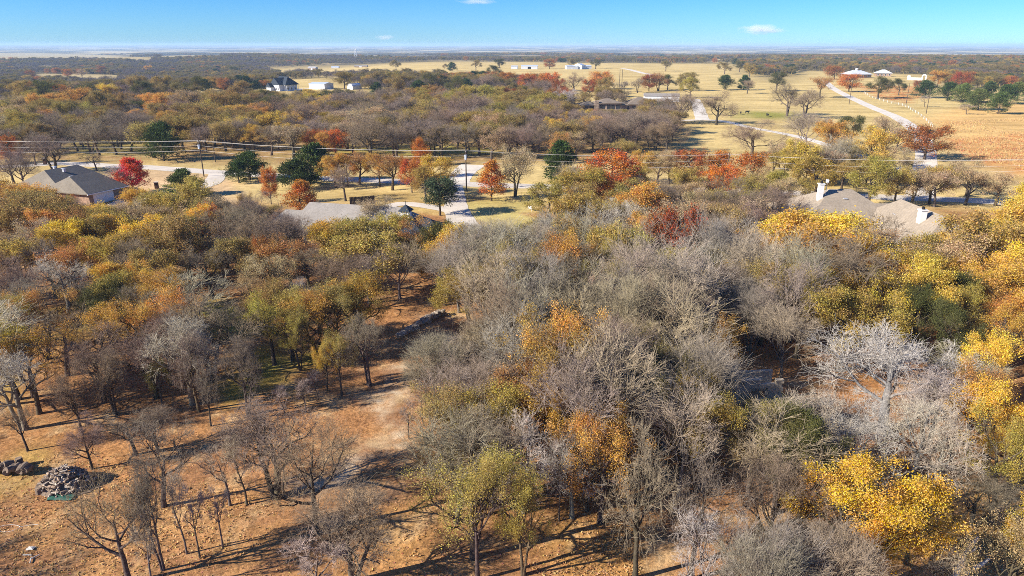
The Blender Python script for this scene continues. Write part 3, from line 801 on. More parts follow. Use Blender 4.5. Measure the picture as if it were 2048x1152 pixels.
# crown centre x, y, crown width and kind, read off crops of the photograph (origin and magnification first)
CROWNS = [
 (0, 80, 4, '495,400,115,O;545,280,62,O;20,335,50,O;865,395,135,Y;700,400,140,d;180,380,200,o;340,380,200,d;600,370,120,t;980,390,150,m;1180,380,180,d;1060,330,200,o;1300,330,240,o;1550,340,240,d;1720,240,120,c;1870,220,160,d;1200,245,64,g;990,215,120,o;660,270,100,t;250,290,60,r;820,250,64,r;230,440,130,n;'
  '330,480,170,g;620,450,250,g;820,470,200,o;430,640,260,b;750,690,260,b;940,620,220,b;1140,590,160,b;80,620,200,n;200,640,200,n;60,540,150,t;160,560,190,o;1240,490,180,g;1500,460,200,t;1400,520,200,m;1560,600,240,o;1650,560,240,q;1780,480,220,o;1900,430,200,o;1950,380,180,o;1200,720,260,q;1870,680,190,y;2000,600,110,g;2010,690,150,o;1620,670,200,o;1700,700,180,q;'
  '20,850,150,r;60,930,280,m;150,1000,230,m;1850,980,200,b;520,560,200,o;700,560,200,q;40,730,180,n;580,650,150,n;480,830,190,b;900,740,200,b'),
 (512, 80, 4, '20,600,95,g;190,630,110,y;550,490,120,y;550,545,110,y;320,490,150,q;150,530,330,m;400,580,250,m;690,480,280,m;850,480,290,b;600,390,200,d;960,395,90,c;370,425,80,c;100,400,230,d;380,310,110,y;700,290,190,o;800,300,180,d;950,290,200,o;1080,280,160,o;1170,310,160,o;1130,350,160,o;1290,380,120,c;1400,400,140,z;1480,415,72,r;1500,300,84,O;1430,310,160,d;1590,340,160,d;1700,360,100,c;1920,270,110,d;2010,300,110,O;1850,320,140,m;'
  '1120,200,100,o;1760,205,90,o;1950,190,90,d;1570,220,70,c;1510,220,36,o;1320,480,140,n;1590,430,130,n;1720,410,150,n;1850,420,180,n;1980,450,120,n;1050,540,150,m;1180,530,200,m;1350,560,250,q;1600,490,280,m;1760,520,250,m;1920,600,140,n;1160,630,150,t;900,740,330,m;1100,740,250,b;1300,700,280,m;1480,720,260,b;1680,730,240,b;1880,760,240,t;2010,760,150,m;'
  '100,720,230,b;280,750,240,t;450,790,150,r;630,790,180,O;540,800,110,g;620,990,160,g;720,980,200,g;830,960,140,z;980,980,160,y;1080,990,260,z;700,1070,200,b;1290,860,95,O;1310,960,130,O;1240,1040,170,O;1420,1020,280,y;1330,1110,190,n;100,1120,120,O;820,600,190,t;480,690,220,m;720,690,200,t;1000,640,210,m;1450,620,200,m'),
 (1024, 80, 4, '130,320,135,O;300,310,190,O;370,350,100,r;0,320,80,r;230,370,200,m;500,310,170,m;710,300,175,O;620,360,110,r;740,340,130,o;830,350,90,b;900,350,72,b;1010,330,100,b;1100,320,115,r;1180,300,140,z;1250,310,100,d;1350,320,84,d;1430,300,160,o;1460,350,140,n;1710,330,110,c;1860,330,90,c;1890,350,90,t;670,195,90,d;300,200,80,r;480,185,90,o;1230,190,150,o;1700,225,120,o;1820,225,80,d;1900,260,80,n;'
  '250,480,180,n;150,440,150,o;60,450,150,o;200,530,150,n;500,530,160,m;1200,450,160,b;1190,550,90,c;1000,640,380,m;800,680,320,m;650,700,250,m;1150,620,250,m;1250,700,250,m;380,680,115,y;550,690,105,y;350,600,250,m;150,640,200,m;100,760,250,m;380,810,220,z;520,800,200,t;900,860,190,q;1280,830,260,t;440,970,240,c;470,1060,190,e;'
  '800,1030,370,O;1060,970,220,y;1200,990,220,t;1310,1000,200,t;1480,990,280,r;1640,970,190,O;1400,1100,240,n;1680,1100,240,O;1950,1010,260,O;1950,1090,240,t;540,1120,340,n;720,1180,180,O;230,560,160,m;700,560,180,m'),
 (1536, 80, 4, '320,450,230,b;80,300,210,d;430,340,180,z;530,260,140,r;900,345,190,d;1060,345,110,d;1200,345,60,r;1370,280,200,g;1560,300,135,r;1270,380,120,c;1450,400,200,c;1560,410,180,C;1700,460,180,C;1800,390,150,c;1920,420,220,c;1860,490,120,C;2010,400,130,C;330,650,330,e;700,610,260,d;950,660,260,t;530,730,260,g;850,800,310,y;560,840,300,e;1040,760,170,t;280,910,300,y;380,1010,300,n;850,1060,330,n;1100,940,180,t;1210,1060,220,n;1480,1000,330,t;1720,1070,250,t;700,920,210,o;490,950,210,t;140,960,200,n;60,880,160,t'),
 (0, 360, 4, '150,130,220,g;250,100,120,g;60,300,200,t;180,330,150,o;520,140,200,q;620,170,180,b;470,240,200,z;400,350,250,g;620,320,250,z;560,430,160,Y;680,420,150,o;480,500,150,y;280,430,220,t;820,260,100,y;900,370,180,y;1120,410,250,Y;1330,220,230,n;1960,60,170,z;1650,330,180,O;1530,330,85,Y;1950,250,250,b;560,620,160,z;130,600,180,n;80,500,180,t;370,600,250,b;470,700,350,w;950,560,200,n;1080,600,200,b;1200,700,150,o;1950,580,200,o;950,780,130,y;970,900,220,n;820,930,180,d;1200,870,200,z;1330,900,240,g;1320,1040,220,g;1080,1120,130,g;300,1040,180,z;150,950,250,b;60,850,200,m;20,1100,90,n;1150,1000,150,m;100,800,200,m;1050,250,150,t;1220,300,150,t;1450,400,170,o;1780,400,170,b;40,140,160,z'),
 (512, 360, 4, '100,300,250,b;300,330,290,m;100,560,220,z;250,600,300,z;30,600,110,r;80,720,180,t;400,600,250,b;300,720,250,b;560,440,260,y;720,470,290,n;1050,390,210,n;980,230,200,t;1280,400,200,z;1420,440,240,d;1580,390,110,y;1470,540,130,y;1500,650,290,e;700,740,300,m;820,890,330,y;960,870,130,g;780,970,250,n;200,950,180,o;100,1080,150,n;250,1050,150,n;480,1030,150,g;1700,830,180,n;1850,800,140,q;1950,850,150,q;1950,650,250,e;1980,740,200,b;1300,950,200,b;1450,900,200,t;600,1000,170,q;1620,500,200,b;1560,800,180,q'),
 (1024, 360, 4, '450,220,420,n;300,110,290,n;600,110,250,q;850,250,380,w;400,400,250,q;1020,400,200,g;1150,430,120,r;1350,270,350,t;1500,180,220,t;1900,60,220,n;1950,300,300,m;1700,400,300,t;700,520,250,g;930,540,250,t;1200,560,250,n;1380,520,250,y;1620,580,200,n;1250,700,300,n;850,700,250,n;1700,720,200,Y;1850,650,200,o;2000,640,150,g;300,640,350,e;480,640,300,e;100,600,250,e;230,830,150,q;400,920,220,q;680,920,280,p;120,900,250,e;150,1050,300,e;480,1080,300,b;1480,890,170,n;1500,1050,250,e;1950,1000,200,e;1450,700,220,d;1050,720,210,d'),
 (1536, 360, 4, '280,320,220,Y;130,370,150,Y;300,450,190,y;150,550,280,y;100,700,250,n;250,740,140,n;780,370,180,t;420,310,200,b;600,370,170,z;1350,530,340,y;1650,330,350,y;1900,300,300,y;1850,560,400,Y;1600,450,250,t;1950,700,250,Y;1550,720,250,y;1700,850,300,y;1450,880,250,d;1600,1000,300,n;1250,1000,250,d;1950,950,250,z;2010,1100,170,g;1780,430,250,Y;2010,480,220,y'),
 (0, 620, 4, '80,470,260,w;780,160,150,g;1060,110,130,g;1300,40,220,g;200,260,100,g;30,280,120,y;750,330,250,m;200,380,80,g;1300,200,260,m;1180,300,200,m'),
 (512, 620, 4, '300,100,260,n;100,950,300,b;1200,450,300,e;1450,350,350,e;1700,300,350,e;1900,250,300,e;1300,650,250,e;1600,600,350,e;1850,550,300,e;1400,850,260,e;1600,850,350,q;1950,800,200,n;1700,1000,300,b;1900,1000,300,e;1350,480,200,s;1130,700,120,s'),
 (1024, 620, 4, '400,330,280,g;150,560,250,z;50,680,170,z;480,620,250,z;550,720,250,z;250,830,250,g;680,900,260,z;620,1050,300,g;950,530,260,y;1050,680,200,n;1080,370,200,q;1420,730,280,n;1550,900,300,n;1640,220,330,g;1330,140,150,q;1940,450,160,n;820,260,130,q;300,100,300,e;600,150,300,e;1000,200,300,e;1300,400,250,e;1750,450,390,e;700,400,250,e;1250,600,250,e;100,1050,300,w;1500,560,230,q;900,900,200,m'),
 (1536, 620, 4, '370,800,300,w;1800,350,450,Y;1850,800,390,Y;1950,1050,260,n;1700,600,300,z;350,1050,260,d;1500,130,240,d;100,600,250,e;700,1050,300,w;1450,1000,390,w;2000,150,220,g;1250,900,300,w'),
 (0, 864, 2.844, '850,60,300,b'),
 (512, 864, 2.844, '320,690,300,s;1130,80,380,e;1230,300,400,n;1150,250,250,q'),
 (1024, 864, 2.844, '1080,600,330,w;1400,700,260,e;100,350,260,n;520,120,300,g'),
 (1536, 864, 2.844, '80,680,290,e;980,740,260,s;1400,700,330,t;250,110,260,d;340,760,260,e;40,330,230,m'),
]
# trees whose foot shows: foot x, foot y, top y, crown width (photograph pixels), kind
FEET = [
 (267, 387, 316, 60, 'R'), (147, 375, 342, 40, 'r'), (241, 391, 330, 56, 's'), (370, 394, 340, 66, 'C'), (112, 345, 268, 82, 'b'), (71, 330, 262, 60, 'b'),
 (194, 342, 300, 50, 'b'), (600, 426, 360, 62, 'P'), (983, 402, 322, 56, 'P'), (880, 431, 356, 66, 'l'), (620, 366, 288, 76, 'c'), (590, 378, 318, 74, 'c'), (500, 360, 303, 60, 'c'), (478, 366, 322, 44, 'c'),
 (328, 322, 222, 66, 'c'), (1030, 393, 290, 84, 't'), (1359, 247, 182, 80, 'm'), (1432, 250, 180, 92, 'm'), (1503, 315, 238, 112, 'm'), (1574, 232, 155, 84, 'b'),
 (1697, 184, 147, 46, 'O'), (1848, 319, 250, 98, 'r'), (1849, 214, 190, 24, 's'), (1933, 229, 208, 34, 's'), (1131, 224, 172, 60, 'w'),
 (426, 598, 480, 104, 'b'), (447, 568, 470, 70, 'b'), (205, 565, 470, 60, 'y'), (272, 446, 375, 60, 'y'), (397, 436, 376, 78, 'q'), (140, 612, 530, 96, 'w'), (172, 640, 560, 60, 'b'), (519, 636, 545, 96, 't'),
 (800, 598, 480, 104, 'e'), (954, 523, 444, 86, 'e'), (606, 630, 555, 90, 'w'), (720, 548, 440, 96, 'n'), (679, 535, 440, 70, 'y'),
 (1274, 680, 570, 112, 'e'), (1500, 700, 560, 130, 'e'), (1400, 690, 570, 90, 'e'), (1690, 648, 432, 270, 'm'), (1560, 760, 610, 120, 'e'),
 (66, 795, 640, 90, 'b'), (165, 870, 720, 96, 'm'), (230, 828, 700, 92, 'b'), (385, 810, 640, 128, 'w'), (398, 822, 660, 90, 'b'), (496, 830, 675, 78, 'b'), (422, 852, 716, 52, 'b'), (325, 812, 718, 58, 'n'),
 (56, 902, 800, 64, 'b'), (36, 912, 810, 60, 'b'), (140, 874, 790, 70, 'b'), (185, 938, 830, 84, 'm'), (272, 910, 815, 110, 'b'), (316, 902, 815, 90, 'b'),
 (740, 772, 625, 110, 'b'), (722, 772, 640, 72, 'q'), (684, 790, 660, 70, 'q'), (752, 766, 660, 60, 'b'), (655, 782, 680, 56, 'y'), (600, 742, 620, 66, 'n'), (612, 826, 755, 48, 's'), (570, 830, 770, 46, 's'), (636, 800, 740, 40, 's'),
 (818, 878, 800, 40, 's'), (328, 1013, 840, 150, 'b'), (328, 1140, 905, 84, 'b'), (258, 1165, 945, 150, 'b'), (310, 1190, 1010, 60, 's'),
 (374, 1108, 940, 58, 's'), (400, 1116, 965, 50, 's'), (424, 1114, 950, 74, 's'), (446, 1094, 968, 50, 's'), (430, 1098, 960, 44, 's'), (460, 1011, 880, 80, 's'), (478, 1008, 890, 54, 's'), (494, 1010, 868, 70, 's'), (504, 1009, 880, 58, 's'),
 (632, 1062, 838, 170, 'b'), (706, 1165, 985, 170, 'b'), (955, 1160, 910, 130, 'n'), (1045, 1150, 930, 100, 'n'), (1144, 1035, 860, 150, 'w'), (1118, 1042, 880, 60, 's'), (1126, 1040, 900, 46, 's'),
 (1270, 1158, 845, 160, 'b'), (1294, 1145, 850, 165, 'e'), (1380, 1160, 890, 160, 'b'), (1766, 868, 655, 260, 'w'), (1558, 905, 790, 66, 'w'), (1545, 985, 880, 40, 's'), (1856, 905, 735, 190, 'w'), (1690, 915, 775, 150, 'w'), (1890, 830, 690, 170, 'w'),
 (1725, 1180, 940, 270, 'G'), (1944, 1050, 950, 130, 'b'), (2018, 985, 865, 120, 'y'), (2040, 1130, 1010, 110, 't'), (2075, 1180, 990, 150, 'G'), (1822, 413, 335, 76, 't'), (1868, 414, 338, 72, 't'), (1930, 410, 335, 84, 't'), (1788, 411, 335, 76, 'n'), (1990, 412, 345, 84, 't'), (1500, 1165, 1040, 90, 'e'), (1600, 1175, 1060, 110, 'e'),
]

TREES = []      # x, y, height, crown width, kind
def fam_pick(fam, k): 
    L = PROTOS[fam]; return L[k % len(L)]

LIM = {'oak': (8.2, 13.5), 'cedar': (3.0, 11.0), 'sapling': (3.0, 8.5)}
def add_crown(u, v, wpx, kind):
    fam = KIND[kind][0]
    pr = fam_pick(fam, 0)
    asp = {'cedar': 1.15, 'sapling': 1.3, 'elm': 1.02, 'dome': 0.92}.get(fam, 0.95)
    lo, hi = LIM.get(fam, LIM['oak'])
    Ht = 8.0
    for _ in range(4):
        p = at(u, v, Ht * pr.cz)
        if p.y > 600:
            p = at(u, v + 0.5 * wpx * 0.8)
        dist = math.hypot(p.y, CAM_H - p.z)
        Dm = min(1.2 * wpx * dist / FPX, 24.0)
        if fam in ('fulloak', 'thinoak', 'bareoak', 'fineoak', 'elm') and p.y < 420: Dm = max(Dm, (7.2 if p.y > 95 or p.x < 0 else 5.4) + 1.6 * ((u * 7 + v * 3) % 1.0))
        Ht = min(max(asp * Dm, lo if p.y < 420 else 5.5), hi)
    TREES.append([p.x, p.y, Ht, Dm, kind])

for (ub, vb, vt, wpx, k) in FEET:
    p = at(ub, vb)
    zt = z_for_v(p.y, vt) - p.z
    dist = math.hypot(p.y, CAM_H)
    TREES.append([p.x, p.y, max(zt, 2.2), wpx * dist / FPX, k])
for (u0, v0, sc, txt) in CROWNS:
    for it in txt.split(';'):
        a, b_, c_, k = it.split(',')
        add_crown(u0 + float(a) / sc, v0 + float(b_) / sc, float(c_) / sc, k)

# keep clear of roads, lawns, buildings and the open clearing
CLEAR = [gpoly(p) for p in (
 [(885, 400), (1066, 393), (1080, 445), (1062, 485), (1000, 470), (975, 520), (925, 520), (915, 450)],
 [(118, 372), (300, 333), (455, 345), (500, 392), (430, 425), (250, 425), (180, 405)],
 [(-100, 880), (520, 860), (660, 800), (760, 690), (820, 620), (900, 620), (860, 700), (830, 830), (880, 960), (930, 1060), (920, 1200), (-100, 1260)],
 [(1060, 1010), (1290, 1000), (1290, 1200), (1060, 1200)], [(1815, 985), (2060, 960), (2100, 1150), (1830, 1150)],
 [(1725, 790), (1825, 785), (1835, 850), (1735, 860)], [(380, 600), (580, 600), (600, 790), (490, 795), (470, 690), (380, 670)])]
BLOCK = [[(49, 100), (78, 100), (78, 138), (49, 138)], [(-45, 106), (-8, 106), (-6, 134), (-45, 134)], [(-118, 142), (-84, 142), (-84, 170), (-118, 170)]]
def open_spot(x, y, extra=True):
    for pl in (CLEAR if extra else []) + BLOCK:
        if inpoly(np.array([x]), np.array([y]), pl)[0]: return False
    for pts, wd in ROADS:
        wd = max(wd) if isinstance(wd, tuple) else wd
        if segdist(np.array([x]), np.array([y]), pts, False)[0] < wd / 2 + 1.6: return False
    return True

# annotated crowns that land on a road or inside a house step behind or before it
for t in TREES[len(FEET):]:
    for s in (0, 2, -2, 4, -4, 6, -6, 9, -9, 12, -12):
        if open_spot(t[0], t[1] + s, False):
            t[1] += s; break
    # out of the open clearing only where it is a wide crown over bare ground
# trees standing nearly on one another: the later one steps aside
keep = []
for t in TREES:
    if all(math.hypot(t[0] - q[0], t[1] - q[1]) > 0.16 * min(t[3], q[3]) + 0.5 for q in keep): keep.append(t)
TREES = keep
N_SHOWN = len(TREES)

# the wood between: smaller trees like their neighbours
ANN = [(t, project(t[0], t[1], t[2] * 0.6)) for t in TREES]
AU = np.array([a[1] for a in ANN])
AX = [np.array([t[0] for t in TREES]), np.array([t[1] for t in TREES])]
PILE = at(132, 972)
def fill(pix, spacing, hrange, force=None, prob=1.0, clr=True, mind=0.55, slim=1.0):
    poly = gpoly(pix)
    xs = [p[0] for p in poly]; ys = [p[1] for p in poly]
    y = min(ys)
    while y < max(ys):
        x = min(xs)
        while x < max(xs):
            px, py = x + random.uniform(-.45, .45) * spacing, y + random.uniform(-.45, .45) * spacing
            x += spacing
            if random.random() > prob or not inpoly(np.array([px]), np.array([py]), poly)[0]: continue
            if not open_spot(px, py, clr): continue
            if segdist(np.array([PILE.x]), np.array([PILE.y]), [(px, py), (px + 22, py + 8.5)], False)[0] < 7.5 and px < PILE.x: continue
            if min(math.hypot(px - q[0], py - q[1]) for q in TREES) < mind * spacing: continue
            Ht = random.uniform(*hrange)
            u, v = project(px, py, Ht * 0.6)
            if u < -750 or u > 2200 or v > 1300: continue
            near = np.argsort((AU[:, 0] - u) ** 2 + 1.6 * (AU[:, 1] - v) ** 2)[:3]
            k = ANN[random.choice(list(near))][0][4]
            if k in 'RPlOCcpw' or (force and random.random() < force[1]): k = random.choice(force[0] if force else 'bqtm')
            if k == 'v': Ht *= 1.05
            TREES.append([px, py, Ht, Ht * random.uniform(0.95, 1.3) * slim * (0.6 if k == 's' else 1), k])
        y += spacing
fill([(840, 650), (1000, 560), (1500, 560), (1600, 700), (1560, 900), (1480, 1010), (1310, 1000), (1090, 985), (930, 960), (860, 830)], 3.7, (9.0, 12.5), ('vvvvvebq', 0.80), 0.97, True, 0.40, 0.60)
fill([(1330, 1000), (1500, 1000), (1640, 900), (1680, 1152), (1560, 1200), (1400, 1200)], 3.6, (5.5, 9.0), ('vvebs', 0.85), 0.9, True, 0.5, 0.75)
fill([(-80, 480), (600, 470), (720, 560), (820, 600), (800, 640), (640, 600), (380, 600), (100, 660), (-80, 700)], 6.4, (7, 10.5), ('bmqtn', 0.4), 0.95)
fill([(-80, 690), (240, 660), (380, 660), (480, 780), (640, 700), (700, 660), (700, 780), (560, 850), (-80, 880)], 5.4, (7.5, 10.5), ('bbmvst', 0.75), 0.85)
fill([(-80, 420), (180, 425), (600, 440), (900, 520), (1000, 540), (1090, 440), (1560, 440), (1560, 560), (800, 580), (-80, 520)], 6.4, (6.5, 10), ('bqtmn', 0.4), 0.95)
fill([(1480, 560), (1600, 520), (1900, 520), (2200, 430), (2300, 900), (1950, 900), (1860, 760), (1640, 770), (1560, 700)], 5.8, (8.5, 12.0), ('yYyn', 0.55), 0.92)
fill([(-120, 232), (400, 215), (1000, 205), (1340, 215), (1370, 300), (1000, 318), (700, 314), (300, 305), (-120, 318)], 8.0, (7.5, 11), ('mbqo', 0.35), 0.97)
fill([(1560, 330), (1830, 345), (2000, 390), (1850, 388), (1560, 372)], 7.0, (5.5, 8.5), ('tnyo', 0.4), 0.9)
fill([(-560, 860), (-30, 850), (-20, 1250), (-700, 1300)], 8.0, (8, 11.5), ('bbm', 1.0), 0.9, False)
fill([(1120, 385), (1640, 392), (1600, 430), (1180, 440)], 6.5, (5.0, 8), ('tqbn', 0.5), 0.8)
VIEW = [(45, 356, 100, 368, 152), (120, 360, 232, 392, 152), (178, 380, 230, 409, 150), (1600, 386, 1770, 428, 117), (1785, 412, 1880, 468, 102), (634, 402, 700, 418, 115), (824, 404, 846, 432, 115),
        (905, 388, 1058, 440, 150), (1165, 190, 1262, 219, 380), (1262, 186, 1365, 198, 420), (1370, 236, 1450, 246, 310), (543, 151, 602, 181, 545), (616, 157, 655, 178, 570), (697, 164, 724, 178, 560),
        (212, 204, 292, 220, 315), (28, 201, 60, 210, 330), (120, 326, 285, 340, 205), (285, 330, 436, 350, 200), (240, 316, 298, 384, 162), (700, 780, 822, 930, 58), (1672, 178, 1800, 232, 300),
        (70, 925, 190, 1000, 55), (800, 628, 885, 678, 92), (570, 362, 622, 410, 140), (960, 322, 1006, 400, 172), (850, 358, 912, 425, 150), (1370, 250, 1440, 300, 290), (1885, 250, 2048, 318, 225), (430, 350, 480, 385, 190),
        (1495, 765, 1535, 800, 78), (918, 300, 948, 380, 172), (395, 280, 425, 350, 198)]
kept = []
for i, t in enumerate(TREES):
    drop = False
    foot = i < len(FEET)
    for (u0, v0, u1, v1, Yb) in VIEW:
        if t[1] >= Yb - 1: continue
        ut, vt = project(t[0], t[1], t[2])
        uc, vc = project(t[0], t[1], t[2] * 0.5)
        rpx = 0.40 * t[3] * FPX / math.hypot(t[1], CAM_H)
        if uc + rpx < u0 or uc - rpx > u1 or vt > v1 - 2: continue
        vb_ = project(t[0], t[1], 0)[1]
        if vb_ < v0: continue
        if foot: continue
        zt = z_for_v(t[1], v1 - 1)
        if zt < 2.6: drop = True; break
        t[3] *= max(zt / t[2], 0.6); t[2] = min(t[2], zt)
    if not drop: kept.append(t)
TREES = kept
print('trees', N_SHOWN, len(TREES))

# ---- a label that singles each tree out: its look, and its rank from the nearest landmark
LAND = [((130, 955), 'firewood pile'), ((840, 650), 'low rock wall'), ((267, 350), 'scarlet maple'), ((880, 390), 'round live oak'), ((200, 390), 'white garage door'),
        ((834, 415), 'white cupola'), ((690, 425), 'grey roof'), ((1643, 385), 'left white chimney'), ((1850, 448), 'right white chimney'), ((1740, 430), 'tan roof'), ((400, 315), 'utility pole on the left'),
        ((932, 338), 'middle utility pole'), ((572, 165), 'navy-roofed house'), ((640, 168), 'white barn'), ((708, 171), 'small arched shed'), ((1210, 205), 'stone house'), ((1400, 238), 'gravel drive fork'),
        ((1750, 215), 'pale farm road'), ((1224, 335), 'brightest orange oak'), ((1224, 335), 'brightest orange oak'), ((1710, 148), 'pale farmhouse'), ((1835, 157), 'white arched gateway'), ((1155, 134), 'white farm sheds'), ((250, 213), 'pale grey roof'),
        ((780, 850), 'dirt track'), ((1740, 1040), 'big gold oak'), ((1766, 750), 'great silvery oak'), ((1510, 775), 'pale ruined wall'), ((1905, 1110), 'white broken snag'), ((930, 440), 'paved drive turn'), ((470, 740), 'green grass clearing'), ((455, 635), 'green glade'),
        ((430, 360), 'left road junction'), ((1060, 134), 'open white barn'), ((60, 1105), 'white litter'), ((600, 335), 'dark cedar clump'), ((1690, 840), 'corrugated metal shed')]
ORD = ['nearest', 'second nearest', 'third nearest', 'fourth nearest', 'fifth nearest', 'sixth nearest', 'seventh nearest', 'eighth nearest', 'ninth nearest', 'tenth nearest', 'eleventh nearest', 'twelfth nearest']
ORD += ['%dth nearest' % k for k in range(13, 80)]
bucket = {}
for i, t in enumerate(TREES):
    u, v = project(t[0], t[1], t[2] * 0.6)
    best = min(range(len(LAND)), key=lambda k: (LAND[k][0][0] - u) ** 2 + 1.5 * (LAND[k][0][1] - v) ** 2)
    lu, lv_ = LAND[best][0]
    du, dv = u - lu, v - lv_
    if abs(du) > abs(dv) * 1.2: side = 'right of' if du > 0 else 'left of'
    else: side = 'in front of' if dv > 0 else 'behind'
    bucket.setdefault((KIND[t[4]][4], LAND[best][1], side), []).append((du * du + dv * dv, i))
LABEL = {}
for (look, lm, side), lst in bucket.items():
    lst.sort()
    for r, (_, i) in enumerate(lst):
        LABEL[i] = ('%s %s the %s' % (look, side, lm)) if len(lst) == 1 else ('%s %s %s the %s' % (ORD[r], look, side, lm))

def special(kinds, uv, text):
    c_ = [i for i, t in enumerate(TREES) if t[4] in kinds]
    if c_:
        LABEL[min(c_, key=lambda i: (lambda q: (q[0] - uv[0]) ** 2 + (q[1] - uv[1]) ** 2)(project(TREES[i][0], TREES[i][1], TREES[i][2] * .6)))] = text
special('R', (267, 350), 'scarlet maple with a full crown on the left lawn')
special('l', (880, 390), 'round dark green live oak beside the paved driveway')
special('G', (1740, 1040), 'large broad orange-gold oak at the lower right')
special('w', (1766, 750), 'great spreading silvery oak with thick pale limbs at right')
special('O', (1224, 335), 'brightest and roundest orange oak by the road, right of centre')
def vary(c, a=0.12):
    f = 1 + random.uniform(-a, a)
    return (min(c[0] * f * (1 + random.uniform(-a, a) * 0.5), 1), c[1] * f, c[2] * f * (1 + random.uniform(-a, a)), 1)

for i, (x, y, Ht, Dm, k) in enumerate(TREES):
    fam, cc, tc_, nm, look, cat = KIND[k]
    if y < 85: fam = {'fulloak': 'nearfull' if k in 'yYd' else ('nearthin', 'nearfull')[i % 4 == 0], 'thinoak': 'nearthin'}.get(fam, fam)
    pr = fam_pick(fam, random.randrange(9))
    root = thing(nm, LABEL[i], cat, (x, y, float(height(x, y)) - 0.02), random.uniform(0, 6.283), GROUP[cat])
    sxy, sz = Dm / pr.D, Ht / pr.H
    sxy = min(sxy, 1.9); sz = min(sz, 1.6)
    root.scale = (sxy, sxy * random.uniform(0.92, 1.08), sz)
    a = obj('trunk', pr.trunk, root); b_ = obj('crown', pr.crown, root)
    a.color = vary(tc_ if pr.leafy else tc_, 0.2)
    b_.color = vary(cc, 0.14)

# ------------------------------------------------------------------ far woods: too many and too small to count
def gn_scatter(name, label, pts, protos, color, trunk_color=None):
    """one object: the crowns of a distant wood scattered on points by geometry nodes"""
    pts = np.asarray(pts)       # x, y, z, rot, sxy, sz, idx
    me = bpy.data.meshes.new(name)
    me.vertices.add(len(pts)); me.vertices.foreach_set('co', pts[:, :3].astype(np.float32).ravel())
    for an, col_ in (('rz', 3), ('sw', 4), ('sh', 5)):
        a = me.attributes.new(an, 'FLOAT', 'POINT'); a.data.foreach_set('value', pts[:, col_].astype(np.float32))
    a = me.attributes.new('pi', 'INT', 'POINT'); a.data.foreach_set('value', pts[:, 6].astype(np.int32))
    me.update()
    o = obj(name, me)
    ng = bpy.data.node_groups.new(name, 'GeometryNodeTree')
    ng.interface.new_socket('Geometry', in_out='INPUT', socket_type='NodeSocketGeometry')
    ng.interface.new_socket('Geometry', in_out='OUTPUT', socket_type='NodeSocketGeometry')
    N = ng.nodes; Lk = ng.links
    gi = N.new('NodeGroupInput'); go = N.new('NodeGroupOutput'); jn = N.new('GeometryNodeJoinGeometry')
    def attr(nm, ty):
        x = N.new('GeometryNodeInputNamedAttribute'); x.data_type = ty; x.inputs['Name'].default_value = nm
        return x.outputs['Attribute']
    cr = N.new('ShaderNodeCombineXYZ'); Lk.new(attr('rz', 'FLOAT'), cr.inputs[2])
    sw = attr('sw', 'FLOAT'); cs = N.new('ShaderNodeCombineXYZ')
    Lk.new(sw, cs.inputs[0]); Lk.new(sw, cs.inputs[1]); Lk.new(attr('sh', 'FLOAT'), cs.inputs[2])
    pi_ = attr('pi', 'INT')
    for k, pr in enumerate(protos):
        cmpn = N.new('FunctionNodeCompare'); cmpn.data_type = 'INT'; cmpn.operation = 'EQUAL'
        Lk.new(pi_, cmpn.inputs[2]); cmpn.inputs[3].default_value = k
        for part_ in ((pr.crown, pr.trunk) if pr.leafy else (pr.crown,)):
            po = bpy.data.objects.new('crown', part_)          # source shape, not placed in the scene itself
            po.color = color
            oi = N.new('GeometryNodeObjectInfo'); oi.inputs[0].default_value = po
            io = N.new('GeometryNodeInstanceOnPoints')
            Lk.new(gi.outputs[0], io.inputs['Points']); Lk.new(cmpn.outputs[0], io.inputs['Selection'])
            Lk.new(oi.outputs['Geometry'], io.inputs['Instance'])
            Lk.new(cr.outputs[0], io.inputs['Rotation']); Lk.new(cs.outputs[0], io.inputs['Scale'])
            Lk.new(io.outputs[0], jn.inputs[0])
    Lk.new(jn.outputs[0], go.inputs[0])
    md = o.modifiers.new('scatter', 'NODES'); md.node_group = ng
    o.color = color
    return tag(o, label, 'woodland', kind='stuff')

def pasture(x, y):
    u, v = project(x, y, height(x, y))
    return inpoly(u, v, [(600, 133), (1000, 128), (1480, 128), (1500, 160), (1480, 240), (1000, 240), (1100, 170), (560, 170)])

rw_ = np.random.default_rng(5)
far = {'o': [], 'b': [], 'r': [], 'c': [], 'y': []}
FP = {'o': PROTOS['fulloak'], 'b': PROTOS['fineoak'], 'r': PROTOS['dome'], 'c': PROTOS['cedar'], 'y': PROTOS['fulloak']}
def put(k, x, y, Ht, Dm):
    if any(inpoly(np.array([x]), np.array([y]), p)[0] for p in FARFIELDS): return
    j = rw_.integers(0, len(FP[k])); pr = FP[k][j]
    far[k].append((x, y, float(height(x, y)) - 0.3, rw_.random() * 6.28, Dm / pr.D, Ht / pr.H, j))
def kindof(x, y):
    f = math.sin(x / 37.0 + y / 80.0) + math.sin(x / 90.0 - y / 51.0 + 2) + rw_.normal(0, 0.8)
    if x > 250 and y < 1500: f += 0.35
    if x < -150 and y > 650: f -= 0.8
    return 'b' if f < -0.75 else ('o' if f < 1.05 else ('y' if f < 1.5 else ('r' if f < 1.9 else ('b' if f < 2.3 else 'c'))))
